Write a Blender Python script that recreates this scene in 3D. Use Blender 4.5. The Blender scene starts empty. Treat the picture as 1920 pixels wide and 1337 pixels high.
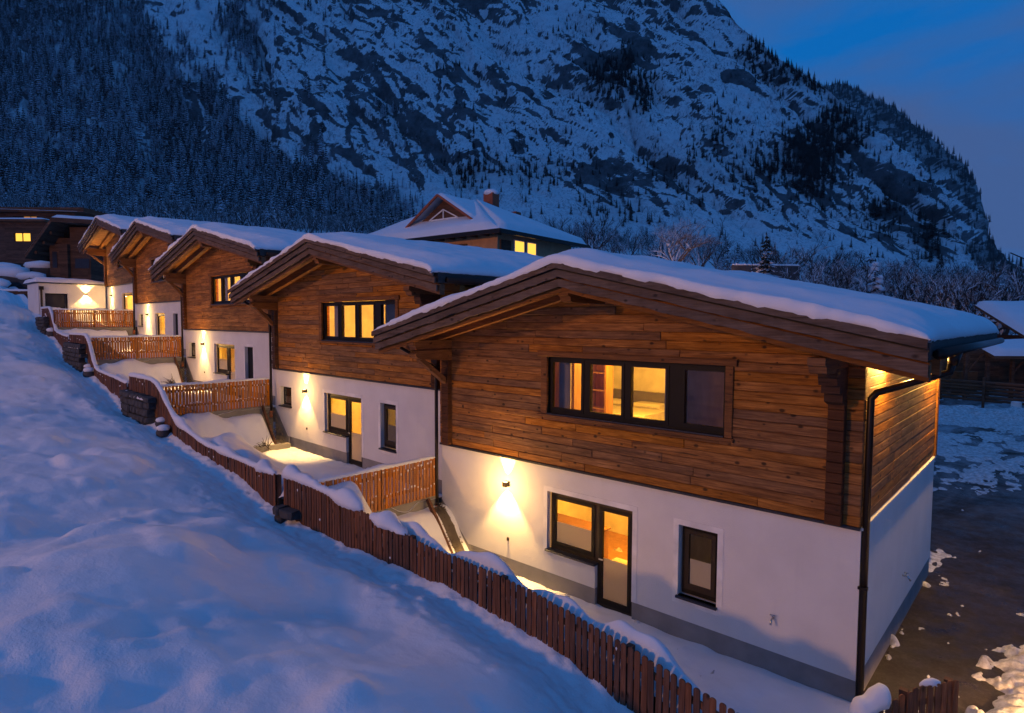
import bpy, math, random
import numpy as np
from mathutils import Vector, Matrix, noise as mnoise

random.seed(7)
RNG = np.random.default_rng(11)
C = bpy.context.scene.collection
SC = bpy.context.scene
rad = math.radians

# ------------------------------------------------------------------ camera
CAM_POS = np.array([2.0645, -9.6389, 2.9074])
CAM_F = np.array([-0.6705869, 0.73961613, -0.05728167])
CAM_R = np.array([0.74067833, 0.67184874, 0.00385786])
CAM_U = np.array([-0.04133795, 0.03984026, 0.9983506])
cd = bpy.data.cameras.new('camera')
cd.sensor_width = 36.0
cd.lens = 36.0 * 1148.08 / 1920.0
cd.clip_start, cd.clip_end = 0.1, 6000
cam = bpy.data.objects.new('camera', cd)
C.objects.link(cam)
m = Matrix.Identity(4)
for i in range(3):
    m[i][0], m[i][1], m[i][2], m[i][3] = CAM_R[i], CAM_U[i], -CAM_F[i], CAM_POS[i]
cam.matrix_world = m
SC.camera = cam
FH = np.array([CAM_F[0], CAM_F[1]]) / math.hypot(CAM_F[0], CAM_F[1])   # forward on the ground
RH = np.array([FH[1], -FH[0]])                                           # right on the ground

# ------------------------------------------------------------------ world
w = bpy.data.worlds.new('World')
SC.world = w
w.use_nodes = True
nt = w.node_tree
nt.nodes.clear()
def wn(t, **k):
    n = nt.nodes.new(t)
    for a, b in k.items():
        setattr(n, a, b)
    return n
wo = wn('ShaderNodeOutputWorld'); wb = wn('ShaderNodeBackground')
sky = wn('ShaderNodeTexSky', sky_type='NISHITA')
sky.sun_disc = False
sky.sun_elevation = rad(-1.5)
sky.sun_rotation = rad(-130)
sky.altitude = 900
sky.dust_density = 0.3
sky.ozone_density = 4.0
tc = wn('ShaderNodeTexCoord')
mp = wn('ShaderNodeMapping'); mp.inputs['Scale'].default_value = (1.0, 1.0, 3.2)
nz = wn('ShaderNodeTexNoise'); nz.inputs['Scale'].default_value = 1.7; nz.inputs['Detail'].default_value = 5; nz.inputs['Roughness'].default_value = 0.55
nz.inputs['Distortion'].default_value = 0.5
cr = wn('ShaderNodeValToRGB')
cr.color_ramp.elements[0].position = 0.38; cr.color_ramp.elements[0].color = (0, 0, 0, 1)
cr.color_ramp.elements[1].position = 0.62; cr.color_ramp.elements[1].color = (1, 1, 1, 1)
tint = wn('ShaderNodeMixRGB', blend_type='MIX'); tint.inputs[0].default_value = 0.85
tint.inputs[2].default_value = (0.008, 1.12, 3.9, 1)     # deep blue-hour air
cl = wn('ShaderNodeMixRGB', blend_type='MIX')
cl.inputs[2].default_value = (0.48, 0.76, 1.75, 1)         # violet grey evening cloud
bright = wn('ShaderNodeMath', operation='MULTIPLY'); bright.inputs[1].default_value = 0.80
nt.links.new(tc.outputs['Generated'], mp.inputs[0])
nt.links.new(mp.outputs[0], nz.inputs['Vector'])
nt.links.new(nz.outputs[0], cr.inputs[0])
nt.links.new(cr.outputs[0], bright.inputs[0])
nt.links.new(sky.outputs[0], tint.inputs[1])
nt.links.new(bright.outputs[0], cl.inputs[0])
nt.links.new(tint.outputs[0], cl.inputs[1])
nt.links.new(cl.outputs[0], wb.inputs[0])
wb.inputs[1].default_value = 0.155
nt.links.new(wb.outputs[0], wo.inputs[0])

# faint last light of the evening, far below daylight
sd = bpy.data.lights.new('sun', 'SUN'); sd.energy = 0.02; sd.angle = rad(25); sd.color = (0.75, 0.7, 1.0)
sun = bpy.data.objects.new('sun', sd); C.objects.link(sun)
sun.rotation_euler = (rad(60), 0, rad(-15))

SC.view_settings.view_transform = 'Standard'
SC.view_settings.look = 'None'
SC.view_settings.exposure = 0.0
SC.view_settings.gamma = 1.0
SC.view_settings.use_curve_mapping = False
SC.cycles.use_denoising = True
SC.cycles.max_bounces = 7
SC.cycles.diffuse_bounces = 4
SC.cycles.glossy_bounces = 3
SC.cycles.transparent_max_bounces = 12
SC.cycles.sample_clamp_indirect = 4.0
SC.cycles.caustics_reflective = False
SC.cycles.caustics_refractive = False

# ------------------------------------------------------------------ helpers
def link(o, parent=None):
    C.objects.link(o)
    if parent is not None:
        o.parent = parent
    return o

def mesh(name, verts, faces, mat=None, smooth=False):
    me = bpy.data.meshes.new(name)
    me.from_pydata([tuple(v) for v in verts], [], [tuple(f) for f in faces])
    if mat is not None:
        me.materials.append(mat)
    if smooth:
        me.polygons.foreach_set('use_smooth', [True] * len(me.polygons))
    me.update()
    return me

def obj(name, me, parent=None, loc=None):
    o = bpy.data.objects.new(name, me)
    if loc is not None:
        o.location = loc
    return link(o, parent)

def tag(o, label=None, cat=None, group=None, kind=None):
    if label: o['label'] = label
    if cat: o['category'] = cat
    if group: o['group'] = group
    if kind: o['kind'] = kind
    return o

def thing(name, label, cat, loc=(0, 0, 0), rz=0, group=None):
    o = bpy.data.objects.new(name, None)
    o.empty_display_size = 0.2
    C.objects.link(o)
    o.location = loc; o.rotation_euler = (0, 0, rz)
    return tag(o, label, cat, group)

class MB:
    """collects shapes into one mesh"""
    def __init__(s): s.v = []; s.f = []
    def add(s, verts, faces):
        n = len(s.v); s.v += [tuple(v) for v in verts]; s.f += [tuple(i + n for i in f) for f in faces]; return s
    def box(s, x0, x1, y0, y1, z0, z1):
        return s.add([(x0, y0, z0), (x1, y0, z0), (x1, y1, z0), (x0, y1, z0), (x0, y0, z1), (x1, y0, z1), (x1, y1, z1), (x0, y1, z1)],
                     [(3, 2, 1, 0), (4, 5, 6, 7), (0, 1, 5, 4), (1, 2, 6, 5), (2, 3, 7, 6), (3, 0, 4, 7)])
    def cbox(s, x0, x1, y0, y1, z0, z1, c=0.008):
        """box with the four long front (low y) edges chamfered"""
        P = [(x0 + c, y0, z0 + c), (x1 - c, y0, z0 + c), (x1 - c, y0, z1 - c), (x0 + c, y0, z1 - c),
             (x0, y0 + c, z0), (x1, y0 + c, z0), (x1, y0 + c, z1), (x0, y0 + c, z1),
             (x0, y1, z0), (x1, y1, z0), (x1, y1, z1), (x0, y1, z1)]
        F = [(0, 1, 2, 3)]
        for a in (0, 4):
            for i in range(4):
                j = (i + 1) % 4
                F.append((a + i, a + 4 + i, a + 4 + j, a + j))
        F.append((11, 10, 9, 8))
        return s.add(P, F)
    def prism_y(s, poly, y0, y1):
        """polygon in xz pushed along y"""
        n = len(poly)
        v = [(x, y0, z) for x, z in poly] + [(x, y1, z) for x, z in poly]
        f = [tuple(range(n)), tuple(range(2 * n - 1, n - 1, -1))]
        f += [(i, i + n, (i + 1) % n + n, (i + 1) % n) for i in range(n)]
        return s.add(v, f)
    def prism_x(s, poly, x0, x1):
        n = len(poly)
        v = [(x0, y, z) for y, z in poly] + [(x1, y, z) for y, z in poly]
        f = [tuple(range(n - 1, -1, -1)), tuple(range(n, 2 * n))]
        f += [(i, (i + 1) % n, (i + 1) % n + n, i + n) for i in range(n)]
        return s.add(v, f)
    def prism_z(s, poly, z0, z1):
        n = len(poly)
        v = [(x, y, z0) for x, y in poly] + [(x, y, z1) for x, y in poly]
        f = [tuple(range(n - 1, -1, -1)), tuple(range(n, 2 * n))]
        f += [(i, (i + 1) % n, (i + 1) % n + n, i + n) for i in range(n)]
        return s.add(v, f)
    def tube(s, pts, r, n=8, r2=None):
        P = [Vector(p) for p in pts]
        rings = []
        for i, p in enumerate(P):
            if i == 0: d = P[1] - P[0]
            elif i == len(P) - 1: d = P[-1] - P[-2]
            else: d = (P[i + 1] - P[i]).normalized() + (P[i] - P[i - 1]).normalized()
            d.normalize()
            a = d.orthogonal().normalized() if i == 0 else (rings[-1][1] - d * rings[-1][1].dot(d)).normalized()
            rr = r if r2 is None else r + (r2 - r) * i / (len(P) - 1)
            b = d.cross(a)
            rings.append(([p + (a * math.cos(2 * math.pi * k / n) + b * math.sin(2 * math.pi * k / n)) * rr for k in range(n)], a))
        base = []
        f = []
        for ring, _ in rings: base += ring
        for i in range(len(P) - 1):
            for k in range(n):
                f.append((i * n + k, i * n + (k + 1) % n, (i + 1) * n + (k + 1) % n, (i + 1) * n + k))
        f.append(tuple(range(n - 1, -1, -1))); f.append(tuple(range((len(P) - 1) * n, len(P) * n)))
        return s.add(base, f)
    def build(s, name, mat, parent=None, smooth=False, loc=None):
        return obj(name, mesh(name, s.v, s.f, mat, smooth), parent, loc)

def grid_mesh(name, X, Y, Z, mat, parent=None, smooth=True, flip=False):
    """X, Y, Z are 2-D arrays"""
    a, b = X.shape
    v = np.stack([X, Y, Z], -1).reshape(-1, 3)
    idx = np.arange(a * b).reshape(a, b)
    q = np.stack([idx[:-1, :-1], idx[1:, :-1], idx[1:, 1:], idx[:-1, 1:]], -1).reshape(-1, 4)
    if flip: q = q[:, ::-1]
    me = bpy.data.meshes.new(name)
    me.vertices.add(len(v)); me.vertices.foreach_set('co', v.astype(np.float32).ravel())
    me.loops.add(q.size); me.loops.foreach_set('vertex_index', q.astype(np.int32).ravel())
    me.polygons.add(len(q))
    me.polygons.foreach_set('loop_start', np.arange(0, q.size, 4, dtype=np.int32))
    me.polygons.foreach_set('loop_total', np.full(len(q), 4, dtype=np.int32))
    me.polygons.foreach_set('use_smooth', np.full(len(q), smooth))
    me.materials.append(mat)
    me.update(calc_edges=True)
    me.validate()
    return obj(name, me, parent)

def _hash(ix, iy, iz, seed):
    h = (ix * 374761393 + iy * 668265263 + iz * 2147483647 + seed * 1274126177) & 0xFFFFFFFF
    h = ((h ^ (h >> 13)) * 1274126177) & 0xFFFFFFFF
    return ((h ^ (h >> 16)) & 0xFFFF) / 65535.0
def vnoise(x, y, z=0.0, seed=0):
    """smooth value noise in -1..1 on numpy arrays"""
    x, y, z = np.broadcast_arrays(np.asarray(x, float), np.asarray(y, float), np.asarray(z, float))
    xi, yi, zi = np.floor(x).astype(np.int64), np.floor(y).astype(np.int64), np.floor(z).astype(np.int64)
    fx, fy, fz = x - xi, y - yi, z - zi
    fx, fy, fz = [t * t * t * (t * (t * 6 - 15) + 10) for t in (fx, fy, fz)]
    r = 0
    for dx in (0, 1):
        for dy in (0, 1):
            for dz in (0, 1):
                wgt = (fx if dx else 1 - fx) * (fy if dy else 1 - fy) * (fz if dz else 1 - fz)
                r = r + wgt * _hash(xi + dx, yi + dy, zi + dz, seed)
    return r * 2 - 1
def fbm(x, y, z=0.0, oct=4, seed=0, rough=0.5):
    r, a, t = 0, 1.0, 0
    for o in range(oct):
        k = 2.0 ** o
        r = r + a * vnoise(np.asarray(x) * k + o * 17.3, np.asarray(y) * k - o * 9.1, np.asarray(z) * k, seed + o)
        t += a; a *= rough
    return r / t
def interp(x, pts):
    return np.interp(x, [p[0] for p in pts], [p[1] for p in pts])
def sm(x):
    x = np.clip(x, 0, 1); return x * x * (3 - 2 * x)

# ------------------------------------------------------------------ materials
class NM:
    def __init__(s, name):
        s.m = bpy.data.materials.new(name); s.m.use_nodes = True
        s.t = s.m.node_tree; s.t.nodes.clear()
        s.out = s.n('ShaderNodeOutputMaterial')
    def n(s, t, inp=None, **k):
        n = s.t.nodes.new(t)
        for a, b in k.items(): setattr(n, a, b)
        for a, b in (inp or {}).items():
            if hasattr(b, 'is_linked'): s.t.links.new(b, n.inputs[a])
            else: n.inputs[a].default_value = b
        return n
    def ramp(s, fac, stops, interp='LINEAR'):
        r = s.n('ShaderNodeValToRGB', {0: fac}); e = r.color_ramp.elements
        r.color_ramp.interpolation = interp
        while len(e) < len(stops): e.new(0.5)
        for i, (p, c) in enumerate(stops):
            e[i].position = p; e[i].color = (c[0], c[1], c[2], 1) if not isinstance(c, (int, float)) else (c, c, c, 1)
        return r.outputs[0]
    def noise(s, vec, scale, detail=4, rough=0.5, dist=0.0):
        return s.n('ShaderNodeTexNoise', {'Vector': vec, 'Scale': scale, 'Detail': detail, 'Roughness': rough, 'Distortion': dist}).outputs[0]
    def mapping(s, vec, scale=(1, 1, 1), loc=(0, 0, 0), rot=(0, 0, 0)):
        return s.n('ShaderNodeMapping', {'Vector': vec, 'Scale': scale, 'Location': loc, 'Rotation': rot}).outputs[0]
    def mix(s, fac, a, b, blend='MIX'):
        return s.n('ShaderNodeMixRGB', {0: fac, 1: a, 2: b}, blend_type=blend).outputs[0]
    def math(s, op, a, b=0.0, clamp=False):
        n = s.n('ShaderNodeMath', {0: a, 1: b}, operation=op); n.use_clamp = clamp; return n.outputs[0]
    def bump(s, h, strength=0.3, dist=0.02):
        return s.n('ShaderNodeBump', {'Height': h, 'Strength': strength, 'Distance': dist}).outputs[0]
    def bsdf(s, color, rough=0.7, normal=None, spec=0.3, **k):
        i = {'Base Color': color, 'Roughness': rough, 'Specular IOR Level': spec}
        if normal is not None: i['Normal'] = normal
        i.update(k)
        b = s.n('ShaderNodeBsdfPrincipled', i)
        s.t.links.new(b.outputs[0], s.out.inputs[0])
        return s.m
    def coord(s, which='Object'): return s.n('ShaderNodeTexCoord').outputs[which]
    def rnd(s): return s.n('ShaderNodeObjectInfo').outputs['Random']
    def pos(s): return s.n('ShaderNodeNewGeometry').outputs['Position']

def wood(name, dark, mid, light, axis='h', grey=0.0, knots=True, vary=0.7, rough=0.75, row=0.0):
    """axis h: boards lie flat (grain along x and y); v: boards stand (grain along z)"""
    q = NM(name); co = q.coord('Object'); r = q.rnd()
    off = q.n('ShaderNodeCombineXYZ', {0: q.math('MULTIPLY', r, 37.0), 1: q.math('MULTIPLY', r, 11.0), 2: q.math('MULTIPLY', r, 3.7)}).outputs[0]
    v = q.n('ShaderNodeVectorMath', {0: co, 1: off}, operation='ADD').outputs[0]
    sc = (1.6, 1.6, 26.0) if axis == 'h' else (26.0, 26.0, 1.6)
    g = q.noise(q.mapping(v, sc), 1.0, 6, 0.62, 0.6)
    g2 = q.noise(q.mapping(v, tuple(c * 2.6 for c in sc)), 1.0, 4, 0.6, 0.3)
    gg = q.math('ADD', q.math('MULTIPLY', g, 0.65), q.math('MULTIPLY', g2, 0.35))
    col = q.ramp(gg, [(0.30, dark), (0.5, mid), (0.70, light)])
    blotch = q.noise(q.mapping(v, (1.2, 1.2, 5) if axis == 'h' else (5, 5, 1.2)), 1.0, 3, 0.6)
    col = q.mix(q.math('MULTIPLY', q.ramp(blotch, [(0.38, 0.0), (0.7, 1.0)]), 0.55), col, (dark[0] * 0.8, dark[1] * 0.8, dark[2] * 0.8, 1))
    if grey:
        gn = q.noise(v, 2.2, 4, 0.6)
        col = q.mix(q.math('MULTIPLY', q.ramp(gn, [(0.35, 0.0), (0.65, 1.0)]), grey), col, (0.20, 0.155, 0.13, 1))
    chk = q.noise(q.mapping(v, (0.9, 0.9, 30.0) if axis == 'h' else (30.0, 30.0, 0.9)), 1.0, 3, 0.55, 0.4)
    chk = q.ramp(chk, [(0.285, 1.0), (0.335, 0.0)])
    col = q.mix(q.math('MULTIPLY', chk, 0.75), col, (0.016, 0.008, 0.004, 1))
    # board to board difference
    hv = q.n('ShaderNodeHueSaturation', {'Value': q.math('ADD', q.math('MULTIPLY', r, vary), 1.0 - vary * 0.5), 'Saturation': q.math('ADD', q.math('MULTIPLY', r, 0.25), 0.88), 'Color': col})
    col = hv.outputs[0]
    h = gg
    if row:
        # the run of narrow boards that are too far off to stand alone: each row gets its own tone
        sep = q.n('ShaderNodeSeparateXYZ', {0: co})
        cell = q.n('ShaderNodeTexWhiteNoise', {'Vector': q.n('ShaderNodeCombineXYZ', {0: q.math('FLOOR', q.math('DIVIDE', sep.outputs[0], 2.3)), 2: q.math('FLOOR', q.math('DIVIDE', sep.outputs[2], row))}).outputs[0]}, noise_dimensions='3D')
        col = q.n('ShaderNodeHueSaturation', {'Value': q.math('ADD', q.math('MULTIPLY', cell.outputs[0], 0.6), 0.72), 'Color': col}).outputs[0]
    if knots:
        vo = q.n('ShaderNodeTexVoronoi', {'Vector': q.mapping(v, (5.2, 5.2, 8.0) if axis == 'h' else (8.0, 8.0, 4.0)), 'Scale': 1.0, 'Randomness': 1.0})
        wn_ = q.n('ShaderNodeTexWhiteNoise', {'Vector': vo.outputs['Position']}).outputs[0]
        k = q.ramp(q.math('ADD', vo.outputs['Distance'], q.math('MULTIPLY', wn_, 0.36)), [(0.17, 1.0), (0.31, 0.0)])
        k = q.math('MULTIPLY', k, q.math('LESS_THAN', wn_, 0.48))
        col = q.mix(q.math('MULTIPLY', k, 0.85), col, (0.018, 0.009, 0.005, 1))
        h = q.math('SUBTRACT', h, q.math('MULTIPLY', k, 0.4))
    return q.bsdf(col, rough, q.bump(h, 0.5, 0.012), 0.25)

M = {}
M['wood'] = wood('weathered_spruce', (0.075, 0.025, 0.008), (0.31, 0.132, 0.040), (0.54, 0.26, 0.090))
M['wood_row'] = wood('weathered_spruce_rows', (0.075, 0.025, 0.008), (0.31, 0.132, 0.040), (0.54, 0.26, 0.090), row=0.152)
M['wood_beam'] = wood('beam_spruce', (0.080, 0.034, 0.014), (0.20, 0.085, 0.032), (0.30, 0.14, 0.055), vary=0.3)
M['wood_post'] = wood('corner_spruce', (0.035, 0.012, 0.006), (0.085, 0.032, 0.013), (0.13, 0.055, 0.022), vary=0.3)
M['wood_fascia'] = wood('weathered_fascia', (0.045, 0.026, 0.017), (0.115, 0.068, 0.044), (0.21, 0.135, 0.092), grey=0.35, vary=0.25)
M['wood_soffit'] = wood('soffit_spruce', (0.15, 0.06, 0.02), (0.30, 0.13, 0.045), (0.40, 0.20, 0.075), knots=False, vary=0.2)
M['picket'] = wood('fence_larch', (0.075, 0.032, 0.018), (0.17, 0.075, 0.042), (0.28, 0.14, 0.085), axis='v', knots=True, vary=0.75)
M['picket_orange'] = wood('fence_larch_lit', (0.21, 0.075, 0.020), (0.43, 0.165, 0.045), (0.56, 0.25, 0.08), axis='v', knots=True, vary=0.5)  # same larch brightened to orange: lamplight on the cross fences put into the colour
M['wood_dark'] = wood('dark_stained_boards', (0.05, 0.024, 0.016), (0.12, 0.06, 0.036), (0.19, 0.10, 0.06), knots=False, vary=0.3, row=0.2)
M['wood_room'] = wood('room_spruce', (0.30, 0.15, 0.06), (0.46, 0.26, 0.11), (0.56, 0.35, 0.17), axis='v', knots=False, vary=0.2, rough=0.5)

def snow(name, scale=1.0, bump=0.25, tone=(0.82, 0.83, 0.86)):
    q = NM(name); p = q.pos()
    a = q.noise(p, 5.0 * scale, 5, 0.6); b = q.noise(p, 38.0 * scale, 3, 0.6)
    h = q.math('ADD', q.math('MULTIPLY', a, 0.8), q.math('MULTIPLY', b, 0.2))
    c = q.ramp(q.noise(p, 1.3, 4, 0.6), [(0.3, tuple(t * 0.94 for t in tone)), (0.7, tone)])
    return q.bsdf(c, 0.75, q.bump(h, bump, 0.06), 0.15, **{'Subsurface Weight': 0.0})
M['snow'] = snow('snow')
M['snow_field'] = snow('snow_open', 1.1, 0.5)
M['snow_roof'] = snow('snow_on_roof', 1.4, 0.16)

def plaster():
    q = NM('white_render'); p = q.coord('Object')
    n = q.noise(p, 70, 3, 0.7); big = q.noise(p, 1.1, 4, 0.6)
    c = q.ramp(big, [(0.3, (0.70, 0.685, 0.66)), (0.7, (0.78, 0.765, 0.74))])
    stain = q.ramp(q.noise(q.mapping(p, (4, 4, 0.5)), 1.0, 4, 0.6), [(0.55, 0.0), (0.85, 1.0)])
    c = q.mix(q.math('MULTIPLY', stain, 0.14), c, (0.45, 0.43, 0.42, 1))
    return q.bsdf(c, 0.9, q.bump(n, 0.55, 0.012), 0.1)
M['plaster'] = plaster()
def flat(name, col, rough=0.6, metal=0.0, nscale=30, bump=0.1, var=0.15, spec=0.3):
    q = NM(name); p = q.coord('Object')
    n = q.noise(p, nscale, 4, 0.6); b = q.noise(p, nscale * 0.08, 3, 0.6)
    c = q.mix(q.ramp(b, [(0.3, 0.0), (0.7, 1.0)]), tuple(t * (1 - var) for t in col) + (1,), tuple(min(1, t * (1 + var)) for t in col) + (1,))
    return q.bsdf(c, rough, q.bump(n, bump, 0.005), spec, Metallic=metal)
M['band'] = flat('smooth_render', (0.80, 0.785, 0.76), 0.85)
M['plinth'] = flat('grey_plinth', (0.25, 0.24, 0.235), 0.85, bump=0.25)
M['frame'] = flat('dark_bronze_frame', (0.010, 0.008, 0.007), 0.55, spec=0.2)
M['frame_brown'] = flat('brown_frame', (0.032, 0.020, 0.012), 0.5)
M['sill'] = flat('anthracite_sheet', (0.045, 0.048, 0.06), 0.35, metal=0.4)
M['metal'] = flat('dark_sheet_metal', (0.028, 0.021, 0.018), 0.38, metal=0.5)
M['chrome'] = flat('chrome', (0.6, 0.6, 0.6), 0.2, metal=1.0)
M['concrete'] = flat('concrete', (0.24, 0.225, 0.20), 0.9, bump=0.4, nscale=18)
M['stone'] = flat('dark_stone', (0.06, 0.058, 0.06), 0.9, bump=0.6, nscale=12, var=0.4)
M['rock'] = flat('brown_rock', (0.11, 0.09, 0.07), 0.9, bump=0.6, nscale=9, var=0.4)
M['tile'] = flat('red_clay', (0.32, 0.09, 0.045), 0.8)
M['roof_deck'] = flat('roof_membrane', (0.05, 0.045, 0.045), 0.8)
M['room_wall'] = flat('room_white', (0.80, 0.78, 0.74), 0.9)
M['linen'] = flat('white_linen', (0.78, 0.76, 0.72), 0.95, nscale=12, bump=0.5)
M['grey_cloth'] = flat('grey_upholstery', (0.16, 0.15, 0.15), 0.95)
def frosted():
    q = NM('frosted_film')
    d = q.n('ShaderNodeBsdfDiffuse', {0: (0.80, 0.78, 0.75, 1)}); t = q.n('ShaderNodeBsdfTranslucent', {0: (0.80, 0.79, 0.78, 1)})
    mx = q.n('ShaderNodeMixShader', {0: 0.28}); q.t.links.new(d.outputs[0], mx.inputs[1]); q.t.links.new(t.outputs[0], mx.inputs[2])
    q.t.links.new(mx.outputs[0], q.out.inputs[0]); return q.m
M['frost'] = frosted()
M['bark'] = flat('bark', (0.055, 0.042, 0.035), 0.95, bump=0.6, nscale=14, var=0.3)
M['terracotta'] = flat('terracotta', (0.42, 0.13, 0.05), 0.8)
M['ochre_wall'] = flat('ochre_render', (0.55, 0.31, 0.17), 0.9)
M['white_paint'] = flat('white_paint', (0.75, 0.74, 0.72), 0.7)
def curtain():
    q = NM('curtain_cloth'); p = q.coord('Object')
    c = q.ramp(q.noise(q.mapping(p, (1, 1, 0.2)), 9, 2), [(0.3, (0.30, 0.27, 0.28)), (0.7, (0.42, 0.38, 0.39))])
    return q.bsdf(c, 0.9, None, 0.1)
M['curtain'] = curtain()
def glass():
    q = NM('window_glass')
    tr = q.n('ShaderNodeBsdfTransparent', {0: (0.96, 0.97, 0.96, 1)})
    gl = q.n('ShaderNodeBsdfGlossy', {'Color': (1, 1, 1, 1), 'Roughness': 0.015})
    fr = q.n('ShaderNodeFresnel', {'IOR': 1.55})
    mx = q.n('ShaderNodeMixShader', {0: fr.outputs[0]})
    q.t.links.new(tr.outputs[0], mx.inputs[1]); q.t.links.new(gl.outputs[0], mx.inputs[2])
    q.t.links.new(mx.outputs[0], q.out.inputs[0])
    return q.m
M['glass'] = glass()
def emit(name, col, st):
    q = NM(name); e = q.n('ShaderNodeEmission', {0: col + (1,), 1: st}); q.t.links.new(e.outputs[0], q.out.inputs[0]); return q.m
M['lamp_lens'] = emit('lamp_lens', (1.0, 0.62, 0.25), 14.0)

def asphalt():
    q = NM('wet_asphalt'); p = q.pos()
    n = q.noise(p, 60, 3, 0.7); b = q.noise(p, 0.9, 5, 0.65)
    c = q.ramp(b, [(0.3, (0.014, 0.011, 0.009)), (0.7, (0.045, 0.034, 0.026))])
    c = q.mix(q.ramp(q.noise(p, 26, 3, 0.7), [(0.48, 0.0), (0.8, 0.45)]), c, (0.13, 0.10, 0.08, 1))
    slush = q.math('MULTIPLY', q.ramp(q.noise(p, 3.2, 6, 0.72, 0.5), [(0.52, 0.0), (0.72, 1.0)]), q.ramp(q.noise(p, 0.7, 3, 0.6), [(0.42, 0.0), (0.62, 0.6)]))
    c = q.mix(slush, c, (0.11, 0.09, 0.075, 1))
    sp = q.n('ShaderNodeSeparateXYZ', {0: p}).outputs[1]
    ice = q.math('MULTIPLY', q.ramp(q.noise(q.mapping(p, (0.5, 0.22, 1)), 1.0, 7, 0.68, 0.8), [(0.40, 0.0), (0.66, 1.0)]), q.ramp(q.math('DIVIDE', sp, 30.0), [(0.33, 0.0), (0.75, 0.9)]))
    c = q.mix(ice, c, (0.42, 0.43, 0.46, 1))
    r = q.math('ADD', q.math('MULTIPLY', q.ramp(q.noise(p, 1.7, 5, 0.7), [(0.35, 0.0), (0.65, 1.0)]), 0.5), 0.22)
    return q.bsdf(c, r, q.bump(n, 0.5, 0.01), 0.18)
M['asphalt'] = asphalt()
def mountain_mat(name, dark=(0.030, 0.029, 0.031)):
    q = NM(name); p = q.pos()
    gn = q.n('ShaderNodeNewGeometry').outputs['Normal']
    nzc = q.n('ShaderNodeSeparateXYZ', {0: gn}).outputs[2]
    rot = q.mapping(p, (1, 1, 1), (0, 0, 0), (0, rad(28), rad(42)))
    fine = q.noise(q.mapping(rot, (0.10, 0.18, 0.34)), 1.0, 5, 0.68, 1.2)
    rk = q.n('ShaderNodeAttribute', attribute_name='rock').outputs['Fac']
    s = q.math('ADD', rk, q.math('MULTIPLY', q.math('SUBTRACT', fine, 0.5), 0.95))
    s = q.math('ADD', s, q.math('MULTIPLY', q.math('SUBTRACT', 0.50, nzc), 0.55))
    k = q.ramp(s, [(0.46, 1.0), (0.56, 0.0)])
    rc = q.ramp(q.noise(p, 0.11, 5, 0.7), [(0.3, tuple(1.3 * d for d in dark)), (0.7, tuple(6.0 * d for d in dark))])
    scrub = q.ramp(q.noise(q.mapping(p, (1, 1, 0.40)), 0.62, 4, 0.78), [(0.50, 0.0), (0.60, 1.0)])
    sm_ = q.ramp(q.noise(p, 0.035, 3, 0.6), [(0.34, 0.15), (0.60, 1.0)])
    sc = q.mix(q.math('MULTIPLY', q.math('MULTIPLY', scrub, sm_), 0.72), (0.80, 0.80, 0.83, 1), (0.16, 0.16, 0.18, 1))
    c = q.mix(k, rc, sc)
    at_ = q.n('ShaderNodeAttribute', attribute_name='wooded').outputs['Fac']
    wn2 = q.noise(p, 0.35, 4, 0.7)
    c = q.mix(q.math('MULTIPLY', at_, q.ramp(wn2, [(0.30, 1.0), (0.68, 0.45)])), c, (0.022, 0.026, 0.026, 1))
    return q.bsdf(c, 0.9, q.bump(fine, 0.7, 2.0), 0.05)
M['mountain'] = mountain_mat('snowy_cliff')
M['mountain_far'] = mountain_mat('snowy_cliff_far')
def needle():
    q = NM('snowy_needles'); p = q.pos()
    nzc = q.n('ShaderNodeSeparateXYZ', {0: q.n('ShaderNodeNewGeometry').outputs['Normal']}).outputs[2]
    r = q.rnd()
    n = q.noise(p, 1.1, 4, 0.7)
    s = q.math('ADD', q.math('MULTIPLY', q.math('ABSOLUTE', nzc), 0.55), q.math('MULTIPLY', n, 1.0))
    s = q.math('ADD', s, q.math('MULTIPLY', r, 0.22))
    k = q.ramp(s, [(0.98, 0.0), (1.24, 1.0)])
    g = q.ramp(n, [(0.3, (0.006, 0.010, 0.009)), (0.7, (0.020, 0.028, 0.022))])
    return q.bsdf(q.mix(k, g, (0.62, 0.64, 0.70, 1)), 0.9, None, 0.1)
M['needle'] = needle()
M['needle_dark'] = flat('dark_needles', (0.014, 0.018, 0.016), 0.95, nscale=3, var=.5)
def twig(name, a, b, thr):
    q = NM(name); p = q.pos()
    nzc = q.n('ShaderNodeSeparateXYZ', {0: q.n('ShaderNodeNewGeometry').outputs['Normal']}).outputs[2]
    s = q.math('ADD', q.math('MULTIPLY', nzc, 0.5), q.noise(p, 2.0, 3, 0.7))
    k = q.ramp(s, [(thr - 0.12, 0.0), (thr + 0.12, 1.0)])
    return q.bsdf(q.mix(k, a + (1,), b + (1,)), 0.9, None, 0.1)
M['twig'] = twig('frosted_twigs', (0.05, 0.042, 0.038), (0.70, 0.71, 0.76), 0.62)
M['twig_snowy'] = twig('snow_laden_twigs', (0.10, 0.075, 0.06), (0.80, 0.80, 0.83), 0.42)

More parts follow.
